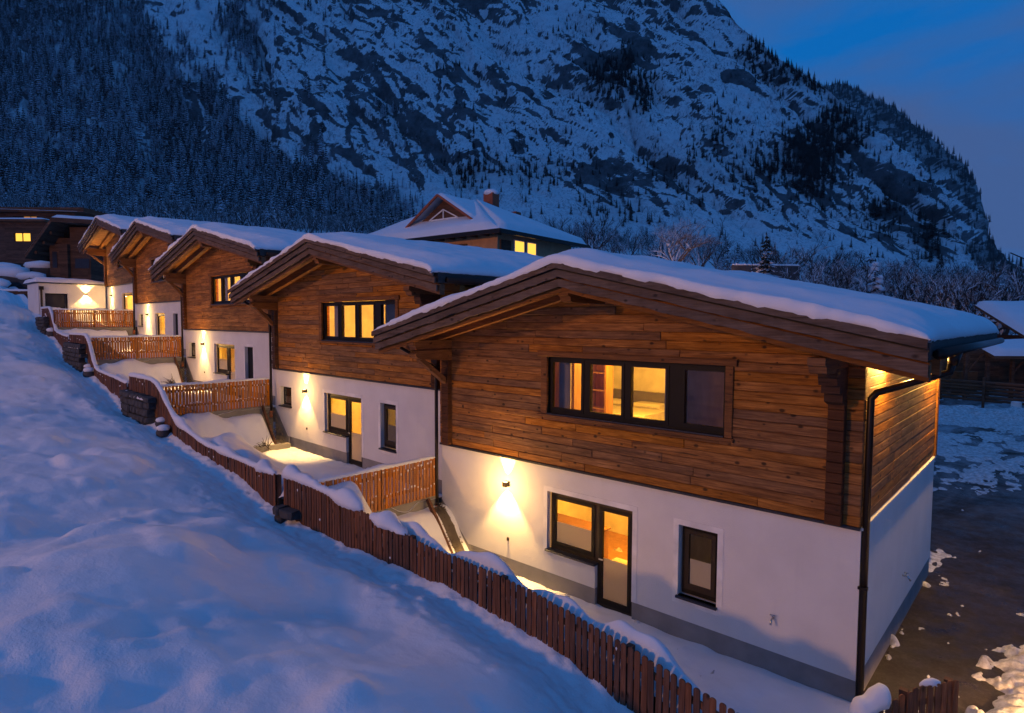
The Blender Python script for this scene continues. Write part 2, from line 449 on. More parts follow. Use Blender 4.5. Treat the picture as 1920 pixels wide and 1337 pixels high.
# ------------------------------------------------------------------ where the houses and terraces stand
# left front corner at the foot of the timber storey, heading, width factor, gable overhang
HOUSES = {
    1: dict(p=(-9.0, 0.0, 0.0), rz=0.0, sx=1.0, oh=1.30),
    2: dict(p=(-18.35, 0.51, 1.26), rz=rad(-2.03), sx=1.046, oh=1.09),
    3: dict(p=(-27.76, 1.0, 2.51), rz=rad(-2.27), sx=1.066, oh=1.05),
    4: dict(p=(-37.06, 1.78, 3.83), rz=rad(-3.63), sx=1.10, oh=0.98),
    5: dict(p=(-46.43, 2.77, 5.15), rz=rad(-2.79), sx=1.03, oh=1.30),
}
YARD_DROP = 2.61
ZB = 2.85                      # root sits this far below the foot of the timber storey
OFF = (0, 0, ZB)
DEPTH = 6.5
ORANGE = (1.0, 0.44, 0.035)
LAMPC = (1.0, 0.56, 0.17)

def lamp_point(name, loc, power, parent, col=ORANGE, r=0.12):
    l = bpy.data.lights.new(name, 'POINT'); l.energy = power; l.color = col; l.shadow_soft_size = r
    o = bpy.data.objects.new(name, l); o.location = loc; return link(o, parent)
def lamp_spot(name, loc, up, power, parent, size, blend=0.25, col=LAMPC, tilt=0.0, r=0.012):
    l = bpy.data.lights.new(name, 'SPOT'); l.energy = power; l.color = col; l.spot_size = size; l.spot_blend = blend; l.shadow_soft_size = r
    o = bpy.data.objects.new(name, l); o.location = loc
    o.rotation_euler = (rad(180) - tilt if up else tilt, 0, 0)
    return link(o, parent)

def zroof(x, sx):
    x = x / sx
    return np.where(np.asarray(x) < 4.55, 3.93 - (4.55 - np.asarray(x)) * 0.2378, 3.93 - (np.asarray(x) - 4.55) * 0.2262)
def zr(x, sx): return float(zroof(x, sx))
def x_at(z, sx, left):
    return ((4.55 - (3.93 - z) / 0.2378) if left else (4.55 + (3.93 - z) / 0.2262)) * sx

def wall_with_holes(x0, x1, z0, z1, holes, y0, y1):
    xs = sorted({x0, x1} | {h[0] for h in holes} | {h[1] for h in holes})
    zs = sorted({z0, z1} | {h[2] for h in holes} | {h[3] for h in holes})
    xs = [x for x in xs if x0 <= x <= x1]; zs = [z for z in zs if z0 <= z <= z1]
    solid = lambda i, j: 0 <= i < len(xs) - 1 and 0 <= j < len(zs) - 1 and not any(
        h[0] <= (xs[i] + xs[i + 1]) / 2 <= h[1] and h[2] <= (zs[j] + zs[j + 1]) / 2 <= h[3] for h in holes)
    b = MB()
    for i in range(len(xs) - 1):
        for j in range(len(zs) - 1):
            if not solid(i, j): continue
            a, c, d, e = xs[i], xs[i + 1], zs[j], zs[j + 1]
            b.add([(a, y0, d), (c, y0, d), (c, y0, e), (a, y0, e)], [(0, 1, 2, 3)])
            b.add([(a, y1, d), (c, y1, d), (c, y1, e), (a, y1, e)], [(3, 2, 1, 0)])
            if not solid(i - 1, j): b.add([(a, y0, d), (a, y0, e), (a, y1, e), (a, y1, d)], [(0, 1, 2, 3)])
            if not solid(i + 1, j): b.add([(c, y0, d), (c, y0, e), (c, y1, e), (c, y1, d)], [(3, 2, 1, 0)])
            if not solid(i, j - 1): b.add([(a, y0, d), (c, y0, d), (c, y1, d), (a, y1, d)], [(3, 2, 1, 0)])
            if not solid(i, j + 1): b.add([(a, y0, e), (c, y0, e), (c, y1, e), (a, y1, e)], [(0, 1, 2, 3)])
    return b

def frame_bars(x0, x1, z0, z1, t, y0, y1, tb=None, b=None):
    b = b or MB(); tb = tb or t
    b.box(x0, x0 + t, y0, y1, z0, z1); b.box(x1 - t, x1, y0, y1, z0, z1)
    b.box(x0 + t, x1 - t, y0 + .001, y1 - .001, z0, z0 + tb); b.box(x0 + t, x1 - t, y0 + .001, y1 - .001, z1 - t, z1)
    return b
def pane(x0, x1, z0, z1, y, parent, mat='glass', name='pane', t=0.008):
    if mat == 'glass':
        return MB().add([(x0, y, z0), (x1, y, z0), (x1, y, z1), (x0, y, z1)], [(0, 1, 2, 3)]).build(name, M[mat], parent)
    return MB().box(x0, x1, y, y + t, z0, z1).build(name, M[mat], parent)

def plank_mb(quad, y0, y1, b=None, c=0.011):
    """quad: (xa0, xb0, z0, xa1, xb1, z1) front face chamfered"""
    b = b or MB()
    xa0, xb0, z0, xa1, xb1, z1 = quad
    P = [(xa0 + c, y0, z0 + c), (xb0 - c, y0, z0 + c), (xb1 - c, y0, z1 - c), (xa1 + c, y0, z1 - c)]
    Q = [(xa0, z0), (xb0, z0), (xb1, z1), (xa1, z1)]
    P += [(x, y0 + c, z) for x, z in Q] + [(x, y1, z) for x, z in Q]
    F = [(0, 1, 2, 3)]
    for a in (0, 4):
        for i in range(4):
            j = (i + 1) % 4
            F.append((a + i, a + 4 + i, a + 4 + j, a + j))
    return b.add(P, F)

def roof_snow(sx, oh, back, seed, T=0.31, left=-0.82, right=9.93, front=0.10):
    x0, x1, y0, y1 = left * sx, right * sx, -oh - front, back
    n, k = 120, 90
    t = np.linspace(0, 1, n); s = np.linspace(0, 1, k)
    ease = lambda a: 0.5 - 0.5 * np.cos(np.pi * a)
    xs = x0 + (x1 - x0) * (0.55 * t + 0.45 * ease(t)); ys = y0 + (y1 - y0) * (0.35 * s + 0.65 * ease(s))
    X, Y = np.meshgrid(xs, ys, indexing='ij')
    base = zroof(X, sx)
    d = np.abs(X - 4.55 * sx); base = base - 0.235 * (np.sqrt(d * d + 0.20) - d) + 0.10 * np.exp(-(d / .55) ** 2)         # rounded ridge
    def prof(e, r): q = np.clip(e / r, 0, 1); return np.sqrt(np.clip(1 - (1 - q) ** 2, 0, 1))
    fr = prof(Y - y0, 0.07 + 0.03 * vnoise(X * 1.1, 3.0, seed))
    ev = np.minimum(prof(X - x0, 0.50), prof(x1 - X, 0.65))
    bk = prof(y1 - Y, 0.4)
    th = T * (0.95 + 0.22 * fbm(X * 0.45, Y * 0.45, seed, 3)) + 0.03 * fbm(X * 2.2, Y * 2.2, seed + 5, 3)
    th = th * np.minimum(ev, bk) * (.44 * fr + .56 * sm((Y - y0 - .02) / (.95 + .3 * vnoise(X * .8, 9.0, seed))))
    th = th + 0.012 * fbm(X * 9, Y * 9, seed + 2, 2) * np.minimum(fr * 1.2, 1)
    thin = 0.55 + 0.45 * sm((X - x0) / (1.6))                               # slid thin towards the lower left eave
    Z = base + 0.01 + th * thin
    Y = Y + (.045 * vnoise(X * 2.3, 1.0, seed) + .03 * vnoise(X * 7, 4.0, seed)) * np.exp(-((Y - y0) / .35) ** 2)
    return X, Y, Z, base

def build_roof_snow(root, sx, oh, back, seed, T=0.31):
    X, Y, Z, base = roof_snow(sx, oh, back, seed, T)
    # close the underside with a dropped rim
    a, b = X.shape
    Xp = np.pad(X, 1, mode='edge'); Yp = np.pad(Y, 1, mode='edge'); Zp = np.pad(Z, 1, mode='edge')
    jag = 0.02 + 0.035 * np.abs(vnoise(Xp * 9, Yp * 9, seed))
    zb = zroof(Xp, sx) + 0.004
    d = np.abs(Xp - 4.55 * sx)
    rim = np.zeros_like(Zp, bool); rim[0, :] = rim[-1, :] = rim[:, 0] = rim[:, -1] = True
    Zp = np.where(rim, zb - jag, Zp)
    inset = 0.05
    Xp[0, :] += inset; Xp[-1, :] -= inset; Yp[:, 0] += 0.035; Yp[:, -1] -= inset
    return grid_mesh('snow_layer', Xp, Yp, Zp, M['snow_roof'], root)

def chalet(k, label, opts):
    P = HOUSES[k]; sx, oh = P['sx'], P['oh']; W = min(9.0 * sx, 9.32); back = DEPTH + 1.3
    R = random.Random(100 + k)
    root = thing('chalet', label, 'house', (P['p'][0], P['p'][1], P['p'][2] - ZB), P['rz'], 'timber chalets stepping up the slope')
    X = lambda x: x * sx
    def part(mb, name, mat, smooth=False): return mb.build(name, M[mat], root, smooth, OFF)
    # --- masonry storey
    unit = opts.get('unit', (3.27, 4.46, 5.28))
    holes = []
    if opts.get('unit_kind', 'full') == 'full':
        holes += [(X(unit[0]), X(unit[1]), -1.80, -0.57), (X(unit[1]), X(unit[2]), -2.66, -0.57)]
    else:
        holes += [(X(unit[0]), X(unit[2]), -2.66, -0.57)]
    if opts.get('side', True): holes.append((X(6.2), X(6.9), -1.85, -0.60))
    if opts.get('small'): holes.append((X(0.40), X(1.16), -1.25, -0.60))
    wl = wall_with_holes(0.0, W, -2.27, 0.0, holes, 0.06, 0.36)
    wl.box(0, 0.3, 0.362, DEPTH, -2.85, 0.0); wl.box(W - 0.3, W, 0.362, DEPTH, -2.27, 0.0); wl.box(0.302, W - 0.302, DEPTH - 0.3, DEPTH, -2.85, 0.0)
    part(wl, 'wall', 'plaster')
    hp = [(h[0], h[1], -3.2, h[3]) for h in holes if h[2] < -2.3]
    pl = wall_with_holes(0.0, W - 0.0, -3.2, -2.272, hp, 0.075, 0.35)
    pl.prism_y([(-0.0, -3.0), (1.0, -3.0), (1.0, -2.272), (0.92, -2.272), (0.0, -1.38)], 0.052, 0.0745)
    pl.box(W - 0.3, W - 0.012, 0.352, DEPTH - 0.012, -3.2, -2.272)
    part(pl, 'plinth', 'plinth')
    # smooth bands round the openings, a few mm proud
    bd = MB(); y0, y1 = 0.054, 0.0605
    def band(x0, x1, z0, z1, bottom=True):
        bw = 0.10
        bd.box(x0 - bw, x0, y0, y1, z0 - (bw if bottom else 0), z1 + bw); bd.box(x1, x1 + bw, y0, y1, z0 - (bw if bottom else 0), z1 + bw)
        bd.box(x0, x1, y0, y1, z1, z1 + bw)
        if bottom: bd.box(x0, x1, y0, y1, z0 - bw, z0)
    if opts.get('side', True):
        band(X(6.2), X(6.9), -1.89, -0.60); part(bd, 'opening_band', 'band'); bd = MB()
    bd.box(X(unit[0]) - .1, X(unit[0]), y0, y1, -1.9, -0.47); bd.box(X(unit[0]), X(unit[2]), y0, y1, -0.57, -0.47); bd.box(X(unit[2]), X(unit[2]) + .1, y0, y1, -2.27, -0.47)
    part(bd, 'opening_band', 'band')
    part(MB().box(0.0, W, -0.015, 0.058, -0.045, -0.003), 'drip_flashing', 'sill')
    # --- timber storey backing
    hole = (X(3.22), X(7.05), 1.0, 2.23)
    bk = wall_with_holes(0.0, W, 0.0, 2.42, [hole], 0.034, 0.30)
    bk.prism_y([(0.0, 2.421), (W, 2.421), (W, zr(W, sx) - .243), (X(4.55), 3.688), (0.0, zr(0, sx) - .243)], 0.034, 0.30)
    bk.box(0.0, 0.3, 0.302, DEPTH, 0.002, 2.55); bk.box(W - 0.3, W - 0.04, 0.302, DEPTH, 0.002, 2.5); bk.box(0.302, W - 0.302, DEPTH - 0.3, DEPTH, 0.002, 2.5)
    bk.prism_y([(0.0, 2.551), (W - .04, 2.551), (X(4.55), 3.70)], DEPTH - 0.3, DEPTH)
    part(bk, 'timber_wall', 'wood_row')
    # --- boards of the gable
    row = 0.152
    wx0, wx1, wz0, wz1 = X(3.14), X(7.13), 0.975, 2.30
    joined = MB()
    single = k <= 2
    nrow = 0
    z = 0.0
    while z < 3.62:
        z0, z1 = z + 0.002, z + row - 0.002
        a0, b0 = max(0.0, x_at(z0 + 0.10, sx, True)), min(W, x_at(z0 + 0.10, sx, False))
        a1, b1 = max(0.0, x_at(z1 + 0.10, sx, True)), min(W, x_at(z1 + 0.10, sx, False))
        if b1 - a1 < 0.3: break
        segs = [(a0, b0, a1, b1)]
        if z1 > wz0 + 0.02 and z0 < wz1 - 0.02:
            segs = [(a0, wx0 + 0.02, a1, wx0 + 0.02), (wx1 - 0.02, b0, wx1 - 0.02, b1)]
        for (s0, e0, s1, e1) in segs:
            cuts = [max(s0, s1)]
            end = min(e0, e1)
            while end - cuts[-1] > 4.0: cuts.append(cuts[-1] + R.uniform(1.3, 3.4))
            pts = cuts[1:]
            lo0, lo1 = s0, s1
            for i, c in enumerate(pts + [None]):
                hi0, hi1 = (e0, e1) if c is None else (c, c)
                dy = R.uniform(-0.007, 0.007)
                q = (lo0 + .002, hi0 - .002, z0, lo1 + .002, hi1 - .002, z1)
                if single:
                    part(plank_mb(q, dy, 0.033), 'plank', 'wood')
                else:
                    plank_mb(q, dy, 0.033, joined, 0.008)
                lo0, lo1 = hi0, hi1
        z += row; nrow += 1
    if not single: tag(part(joined, 'plank_cladding', 'wood_row'), kind='stuff')
    if k == 1:                                         # the gable end wall seen on the right
        z = 0.0
        while z < 2.35:
            cuts = [0.06]
            while DEPTH - 0.02 - cuts[-1] > 3.6: cuts.append(cuts[-1] + R.uniform(1.5, 3.2))
            cuts.append(DEPTH - 0.02)
            for i in range(len(cuts) - 1):
                mb = plank_mb((cuts[i] + .002, cuts[i + 1] - .002, z + .002, cuts[i] + .002, cuts[i + 1] - .002, z + row - .002), 0, 0.05)
                dx = R.uniform(-.004, .004)
                mb.v = [(W - yy + dx, xx, zz) for xx, yy, zz in mb.v]
                mb.f = [f[::1] for f in mb.f]
                part(mb, 'plank', 'wood')
            z += row
        part(MB().box(W - 0.03, W + 0.035, DEPTH - 0.10, DEPTH + 0.09, 0.0, 2.35).box(W - 0.2, W - 0.03, DEPTH + 0.002, DEPTH + 0.09, 0.0, 2.35), 'corner_post', 'wood_beam')
        part(MB().box(W - 0.03, W + 0.03, 0.05, DEPTH + .04, -0.05, -0.012), 'drip_flashing', 'band')
    # --- corner posts made of crossing log ends, consoles and brackets
    for (xa, xb) in ((X(0.20), X(0.43)), (X(8.56), X(8.78))):
        mb = MB(); z = 0.0; i = 0
        while z < 2.25:
            mb.cbox(xa, xb, -0.13 - 0.006 * (i % 2), -0.006, z + .003, z + row - .003, 0.008); z += row; i += 1
        part(mb, 'corner_post', 'wood_post')
    part(MB().prism_x([(-oh + .30, 2.22), (-oh + .20, 2.17), (-oh + .26, 2.10), (-oh + .40, 2.05), (-.02, 2.0), (-.02, 2.25), (-oh + .20, 2.25)], X(0.19), X(0.45)), 'console', 'wood_beam')
    part(MB().prism_x([(-.62, 2.16), (-.58, 2.05), (-.45, 2.05), (-.45, 1.93), (-.30, 1.93), (-.30, 1.80), (-.137, 1.74), (-.137, 2.28), (-.62, 2.28)], X(8.55), X(8.79)), 'bracket', 'wood_post')
    br = MB().prism_x([(-.15, 1.45), (-.15, 1.60), (-oh + .52, 2.045), (-oh + .36, 2.045)], X(0.25), X(0.39))
    part(br, 'brace', 'wood_beam')
    for xx, zt in ((0.32, 2.47), (8.67, 2.45), (4.55, 3.46)):
        mb = MB().prism_x([(-oh + .16, zt), (-oh + .16, zt - .10), (-oh + .22, zt - .12), (-oh + .24, zt - .20), (-oh + .34, zt - .22), (0.03, zt - .22), (0.03, zt)], X(xx) - .11, X(xx) + .11)
        part(mb, 'purlin', 'wood_beam')
    # --- roof
    deck = MB().prism_y([(X(-.79), zr(X(-.79), sx) - .24), (X(4.55), 3.69), (X(9.9), zr(X(9.9), sx) - .24), (X(9.9), zr(X(9.9), sx) - .02), (X(4.55), 3.91), (X(-.79), zr(X(-.79), sx) - .02)], -oh + 0.07, back)
    roof = part(deck, 'roof', 'roof_deck')
    sf = MB(); x = X(-.70)
    while x < X(9.8):
        xa, xb = x, x + 0.125
        if not (xa < X(4.55) < xb):
            za, zb_ = zr(xa, sx) - .243, zr(xb, sx) - .243
            sf.add([(xa, -oh + .075, za), (xb, -oh + .075, zb_), (xb, .03, zb_), (xa, .03, za), (xa, -oh + .075, za - .02), (xb, -oh + .075, zb_ - .02), (xb, .03, zb_ - .02), (xa, .03, za - .02)],
                   [(4, 7, 6, 5), (0, 1, 2, 3), (0, 4, 5, 1), (1, 5, 6, 2), (2, 6, 7, 3), (3, 7, 4, 0)])
        x += 0.14
    tag(part(sf, 'soffit_boards', 'wood_soffit'), kind='stuff')
    for side in (0, 1):
        xa, xb = (X(-.79), X(4.55)) if side == 0 else (X(4.55), X(9.90))
        for j, (a, b, ya) in enumerate(((0.0, .108, -oh - .085), (.134, .262, -oh - .035), (.290, .425, -oh + .015))):
            n = 70
            xs = [xa + (xb - xa) * i / n for i in range(n + 1)]
            wav = [0.0 if j == 0 else 0.026 * mnoise.noise((x * 1.9 + 13 * k + 5 * j, side * 7.0, j)) + 0.016 * mnoise.noise((x * 5.0, 3.0 + k, j + side * 3)) for x in xs]
            top = [(x, zr(x, sx) - a) for x in xs]
            bot = [(x, zr(x, sx) - b - wv) for x, wv in zip(xs, wav)]
            mb = MB()
            v = [(x, ya, z_) for x, z_ in top] + [(x, ya, z_) for x, z_ in bot] + [(x, ya + .03, z_) for x, z_ in top] + [(x, ya + .03, z_) for x, z_ in bot]
            f = []
            N = n + 1
            for i in range(n):
                f += [(N + i, N + i + 1, i + 1, i), (2 * N + i, 2 * N + i + 1, 3 * N + i + 1, 3 * N + i), (i, i + 1, 2 * N + i + 1, 2 * N + i), (N + i, 3 * N + i, 3 * N + i + 1, N + i + 1)]
            f += [(0, 2 * N, 3 * N, N), (n, N + n, 3 * N + n, 2 * N + n)]
            mb.add(v, f)
            part(mb, 'fascia_board', 'wood_fascia')
        for (ya, yb, dz) in ((-oh + .11, -oh + .25, .50), (-.40, -.26, .47)):
            part(MB().prism_y([(xa, zr(xa, sx) - .27), (xa, zr(xa, sx) - dz), (xb, zr(xb, sx) - dz), (xb, zr(xb, sx) - .27)], ya, yb), 'rafter', 'wood_beam')
    sn = build_roof_snow(root, sx, oh, back, 3 + k)
    sn.location = OFF
    # --- gutter on both eaves and downpipes
    for xe in (X(-.86), X(9.97)):
        ze = zr(xe, sx) - .16
        part(MB().tube([(xe, -oh + .25, ze), (xe, back, ze - .02)], 0.065, 10), 'gutter', 'metal', True)
    part(MB().tube([(X(-.80), -.62, 2.42), (X(-.66), -.62, 2.26), (-.10, -.07, 1.80), (-.065, -.055, 1.70), (-.06, -.055, -1.15), (0.02, -.10, -1.55)], 0.042, 10), 'downpipe', 'metal', True)
    part(MB().tube([(0.02, -.10, -1.50), (0.06, -.13, -1.72)], 0.062, 10), 'pipe_collar', 'terracotta', True)
    if k == 1:
        part(MB().tube([(W + .93, .50, 2.40), (W + .90, .48, 2.24), (W + .12, .12, 1.93), (W + .055, .10, 1.84), (W + .05, .10, -2.75)], 0.050, 12), 'downpipe', 'metal', True)
        part(MB().tube([(W + .95, .51, 2.52), (W + .93, .50, 2.34)], 0.085, 12, 0.06), 'downpipe_hopper', 'metal', True)
        part(MB().cbox(W - .012, W + .11, .02, .10, -.9, -.86), 'pipe_clip', 'metal')
        for (xx, yy, xd, yd) in ((7.83, 0.06, 0, -1), (9.0, 3.33, 1, 0)):
            t_ = MB().tube([(xx, yy, -1.72), (xx + xd * .09, yy + yd * .09, -1.72), (xx + xd * .13, yy + yd * .13, -1.79)], 0.016, 8)
            t_.tube([(xx + xd * .06, yy + yd * .06, -1.72), (xx + xd * .06, yy + yd * .06, -1.66)], 0.010, 6)
            t_.box(xx + xd * .06 - .035, xx + xd * .06 + .035, yy + yd * .06 - .012, yy + yd * .06 + .012, -1.665, -1.65)
            part(t_, 'water_tap', 'chrome', True)
    # --- upper window
    cs = MB().cbox(X(3.06), X(7.19), -.045, .03, 2.205, 2.305).cbox(X(3.14), X(3.30), -.03, .03, 1.035, 2.203).cbox(X(7.0), X(7.13), -.03, .03, 1.035, 2.203).cbox(X(3.06), X(7.16), -.06, .03, .972, 1.03)
    cs.box(X(3.06), X(7.2), -.058, .03, 2.307, 2.318)
    win = part(cs, 'window', 'wood_beam')
    fb = frame_bars(X(3.24), X(7.04), 1.034, 2.20, .07, .07, .16, .08)
    for a, b in ((3.98, 4.40), (4.89, 5.30), (5.80, 6.36)):
        fb.box(X(a + .10), X(b - .10), .072, .158, 1.10, 2.14)
    for a, b in ((3.33, 4.15), (4.24, 5.06), (5.14, 5.96), (6.20, 7.0)):
        frame_bars(X(a), X(b), 1.105, 2.145, .055, .060, .125, .07, fb)
    fb.build('frame', M['frame'], win)
    MB().box(X(3.31), X(6.99), -.04, .07, 1.0345, 1.06).build('sill', M['sill'], win)
    for a, b in ((3.385, 4.095), (4.295, 5.005), (5.195, 5.905), (6.255, 6.945)):
        pane(X(a), X(b), 1.17, 2.095, .10, win)
    # --- ground floor door and window
    x0, x1, x2 = (X(u) for u in unit)
    if opts.get('unit_kind', 'full') == 'full':
        fr = frame_bars(x0 + .03, x1 - .02, -1.775, -.60, .065, .16, .23, .085)
        wn_ = part(fr, 'window', 'frame_brown')
        frame_bars(x0 + .085, x1 - .075, -1.70, -.655, .075, .145, .20, .08).build('casement', M['frame'], wn_)
        pane(x0 + .15, x1 - .14, -1.63, -.72, .17, wn_)
        pane(x0 + .15, x1 - .14, -1.63, -1.20, .182, wn_, 'frost', 'blind')
        MB().cbox(x0 - .02, x1 + .02, -.005, .16, -1.815, -1.775).build('sill', M['sill'], wn_)
        dx0 = x1 - .02
    else:
        dx0 = x0 + .03
    dr = part(frame_bars(dx0, x2 - .03, -2.66, -.60, .065, .15, .23, .10), 'door', 'frame_brown')
    frame_bars(dx0 + .06, x2 - .07, -2.56, -.655, .075, .14, .20, .10).build('door_leaf', M['frame'], dr)
    pane(dx0 + .125, x2 - .135, -2.47, -.72, .165, dr)
    pane(dx0 + .125, x2 - .135, -2.47, -1.66, .178, dr, 'frost', 'blind')
    hd = MB().box(dx0 + .085, dx0 + .11, .09, .14, -1.68, -1.66).box(dx0 + .085, dx0 + .18, .085, .10, -1.685, -1.655)
    hd.build('handle', M['chrome'], dr)
    # --- narrow side window
    if opts.get('side', True):
        sw = part(frame_bars(X(6.23), X(6.87), -1.82, -.63, .05, .16, .23, .10), 'window', 'frame')
        if opts.get('shut'):
            MB().box(X(6.28), X(6.82), .17, .21, -1.72, -.68).build('shutter', M['frame'], sw)
        else:
            frame_bars(X(6.28), X(6.83), -1.74, -.68, .075, .145, .20, .10).build('casement', M['frame_brown'], sw)
            pane(X(6.36), X(6.75), -1.64, -.75, .17, sw)
            pane(X(6.36), X(6.75), -1.64, -1.20, .182, sw, 'grey_cloth' if k == 2 else 'frost', 'blind')
        MB().cbox(X(6.18), X(6.92), -.005, .16, -1.89, -1.85).build('sill', M['sill'], sw)
    if opts.get('small'):
        sw = part(frame_bars(X(.43), X(1.13), -1.23, -.63, .06, .16, .23), 'window', 'frame')
        pane(X(.46), X(1.10), -1.17, -.69, .17, sw)
        MB().box(X(.46), X(1.10), .19, .20, -1.17, -.95).build('blind', M['grey_cloth'], sw)
        MB().cbox(X(.38), X(1.18), -.02, .16, -1.29, -1.25).build('sill', M['sill'], sw)
    # --- wall lamp with its two beams
    lx = X(opts.get('lamp', 2.16))
    lp = MB().cbox(lx - .055, lx + .055, -.065, .058, -.675, -.575, .006)
    lamp = part(lp, 'wall_lamp', 'metal')
    for zz in (-.6775, -.5725):
        MB().box(lx - .035, lx + .035, -.045, .02, zz - .0015, zz + .0015).build('lens', M['lamp_lens'], lamp)
    pw = opts.get('lamp_power', 1.0)
    lamp_spot('beam_up', (lx, -.035, ZB - .566), True, 260 * pw, root, rad(64), 0.5, tilt=rad(0))
    lamp_spot('beam_down', (lx, -.035, ZB - .684), False, 460 * pw, root, rad(90), 0.5, tilt=rad(0))
    lamp_point('fill_glow', (lx, -.50, ZB - .625), 55 * pw, root, LAMPC, .05)  # added fill light out from the wall, no fixture there; warms wall and timber
    part(MB().box(lx - .0, lx + .045, .03, .058, -1.88, -1.81), 'socket', 'metal')
    # --- rooms
    rm = MB().box(.302, W - .302, .362, DEPTH - .302, -.30, -.005).box(.302, W - .302, .362, DEPTH - .302, -3.0, -2.64)
    rm.box(.302, W - .302, .302, DEPTH - .302, 0.0, .18).box(.302, W - .302, .302, DEPTH - .302, 2.421, 2.50)
    rm.box(.302, W - .302, 4.45, 4.55, .181, 2.42).box(1.5, 1.6, .302, 4.449, .181, 2.42).box(X(6.12), X(6.2), .302, 4.449, .181, 2.42)
    rm.box(.302, W - .302, 3.9, 4.0, -2.639, -.301).box(X(1.7), X(1.8), .362, 3.899, -2.639, -.301).box(X(5.75), X(5.85), .362, 3.899, -2.639, -.301)
    part(rm, 'room_partition', 'room_wall')
    part(MB().box(X(1.801), X(5.749), .37, 3.898, -2.6385, -2.62), 'parquet', 'wood_room')
    rp = opts.get('room', 1.0)
    if opts.get('up', 1.0) > 0:
        lamp_point('room_light_upper', (X(4.3), 1.9, ZB + 2.15), 250 * rp * opts.get('up', 1.0), root)
    lamp_point('room_light_lower', (X(3.9), 2.0, ZB - .75), 210 * rp * opts.get('low', 1.0), root)
    if opts.get('rightroom'): lamp_point('room_light_side', (X(7.6), 3.4, ZB + 1.9), opts['rightroom'], root, (1.0, .30, .10))
    if opts.get('dim'): lamp_point('room_light_dim', (X(7.3), 2.2, ZB - .8), 30 * opts['dim'], root)
    return root

N1 = chalet(1, 'nearest and largest chalet with snowy gable roof and open side wall beside the asphalt drive', dict(dim=0.04, rightroom=5.0, lamp_power=1.35))
N2 = chalet(2, 'second chalet up the row, half hidden by the roof of the nearest one', dict(small=True, dim=.6))
N3 = chalet(3, 'middle chalet of the five with three lit panes under its gable', dict(small=True, shut=True, room=1.3, lamp_power=1.25))
N4 = chalet(4, 'fourth chalet up the slope with a closed dark panel beside its glazed door', dict(small=True, shut=True, unit_kind='door', unit=(3.38, 3.38, 4.94), up=0.12, room=1.2, lamp_power=1.4))
N5 = chalet(5, 'farthest chalet of the five, joined to the white flat roofed annex', dict(side=False, unit_kind='door', unit=(3.75, 3.75, 6.2), lamp=1.31, up=0.0, room=1.6, lamp_power=1.2))

# light under the right eave of the nearest chalet
for yy, pw in ((1.0, 210.0), (5.75, 560.0)):
    fx = MB().tube([(9.16, yy, 2.46), (9.16, yy, 2.33)], 0.045, 10).build('eave_spot', M['metal'], N1, True, OFF)
    MB().tube([(9.16, yy, 2.329), (9.16, yy, 2.324)], 0.035, 10).build('lens', M['lamp_lens'], fx)
    lamp_point('eave_light', (9.16, yy, ZB + 2.28), pw, N1, (1.0, 0.55, 0.12), 0.03)

# ------------------------------------------------------------------ rooms seen through the panes
def in_house(k, x, y, z):
    P = HOUSES[k]; c, s = math.cos(P['rz']), math.sin(P['rz'])
    return (P['p'][0] + x * P['sx'] * c - y * s, P['p'][1] + x * P['sx'] * s + y * c, P['p'][2] + z)
def curtain(k, x, wd, label, z0=1.0, z1=2.36):
    t = MB(); n = 26
    pts = [(wd * i / n, .035 * math.sin(i * 1.55 + k)) for i in range(n + 1)]
    v = [(x_, y_, 0) for x_, y_ in pts] + [(x_, y_, z1 - z0) for x_, y_ in pts]
    t.add(v, [(i, i + 1, n + 2 + i, n + 1 + i) for i in range(n)])
    o = t.build('curtain', M['curtain'], None, True)
    o.location = in_house(k, x, .36, z0); o.rotation_euler = (0, 0, HOUSES[k]['rz'])
    tag(o, label, 'curtain', 'curtains behind the upper windows')
curtain(1, 3.32, .30, 'grey striped curtain at the left pane of the nearest upper window', .85)
curtain(1, 5.72, .26, 'narrow grey curtain at the third pane of the nearest upper window', .85)
curtain(2, 3.42, .50, 'pale curtain in the left pane of the second chalet', .85)
curtain(3, 3.85, .25, 'pale curtain in the left pane of the middle chalet', .85)
def furn(name, label, cat, k, x, y, z, group=None):
    return thing(name, label, cat, in_house(k, x, y, z), HOUSES[k]['rz'], group)
t = furn('shelf_unit', 'open wooden shelf unit behind the second pane of the nearest upper window', 'shelf', 1, 2.72, 2.25, .18)
MB().box(0, .03, 0, .3, 0, 2.1).build('side_panel', M['wood_room'], t); MB().box(.45, .50, 0, .3, 0, 2.1).build('side_panel', M['wood_room'], t)
MB().box(.03, .45, .28, .30, 0, 2.1).build('back_panel', M['wood_room'], t)
for z in (.25, .68, 1.11, 1.52, 2.05): MB().box(.03, .45, 0, .28, z, z + .025).build('shelf', M['wood_room'], t)
t = furn('wardrobe', 'light wood wardrobe behind the curtain of the nearest upper window', 'wardrobe', 1, 1.65, .95, .18)
MB().box(0, 1.62, 0, .6, 0, 2.15).build('carcass', M['wood_room'], t)
for i in range(3): MB().cbox(.02 + i * .53, .54 + i * .53, -.02, -.001, .08, 2.1).build('door', M['wood_room'], t)
t = furn('bed', 'bed with white linen and grey headboard in the nearest upper room', 'bed', 1, 1.75, 2.75, .18)
MB().cbox(0, 2.2, 0, 1.62, .12, .34).build('base', M['wood_room'], t)
MB().cbox(.02, 2.18, .02, 1.6, .34, .56, .05).build('mattress', M['linen'], t)
MB().cbox(0, 2.2, 1.625, 1.69, .1, .92).build('headboard', M['grey_cloth'], t)
for i in range(2): MB().cbox(.2 + i * 1.0, .95 + i * 1.0, 1.12, 1.58, .56, .68, .05).build('pillow', M['linen'], t)
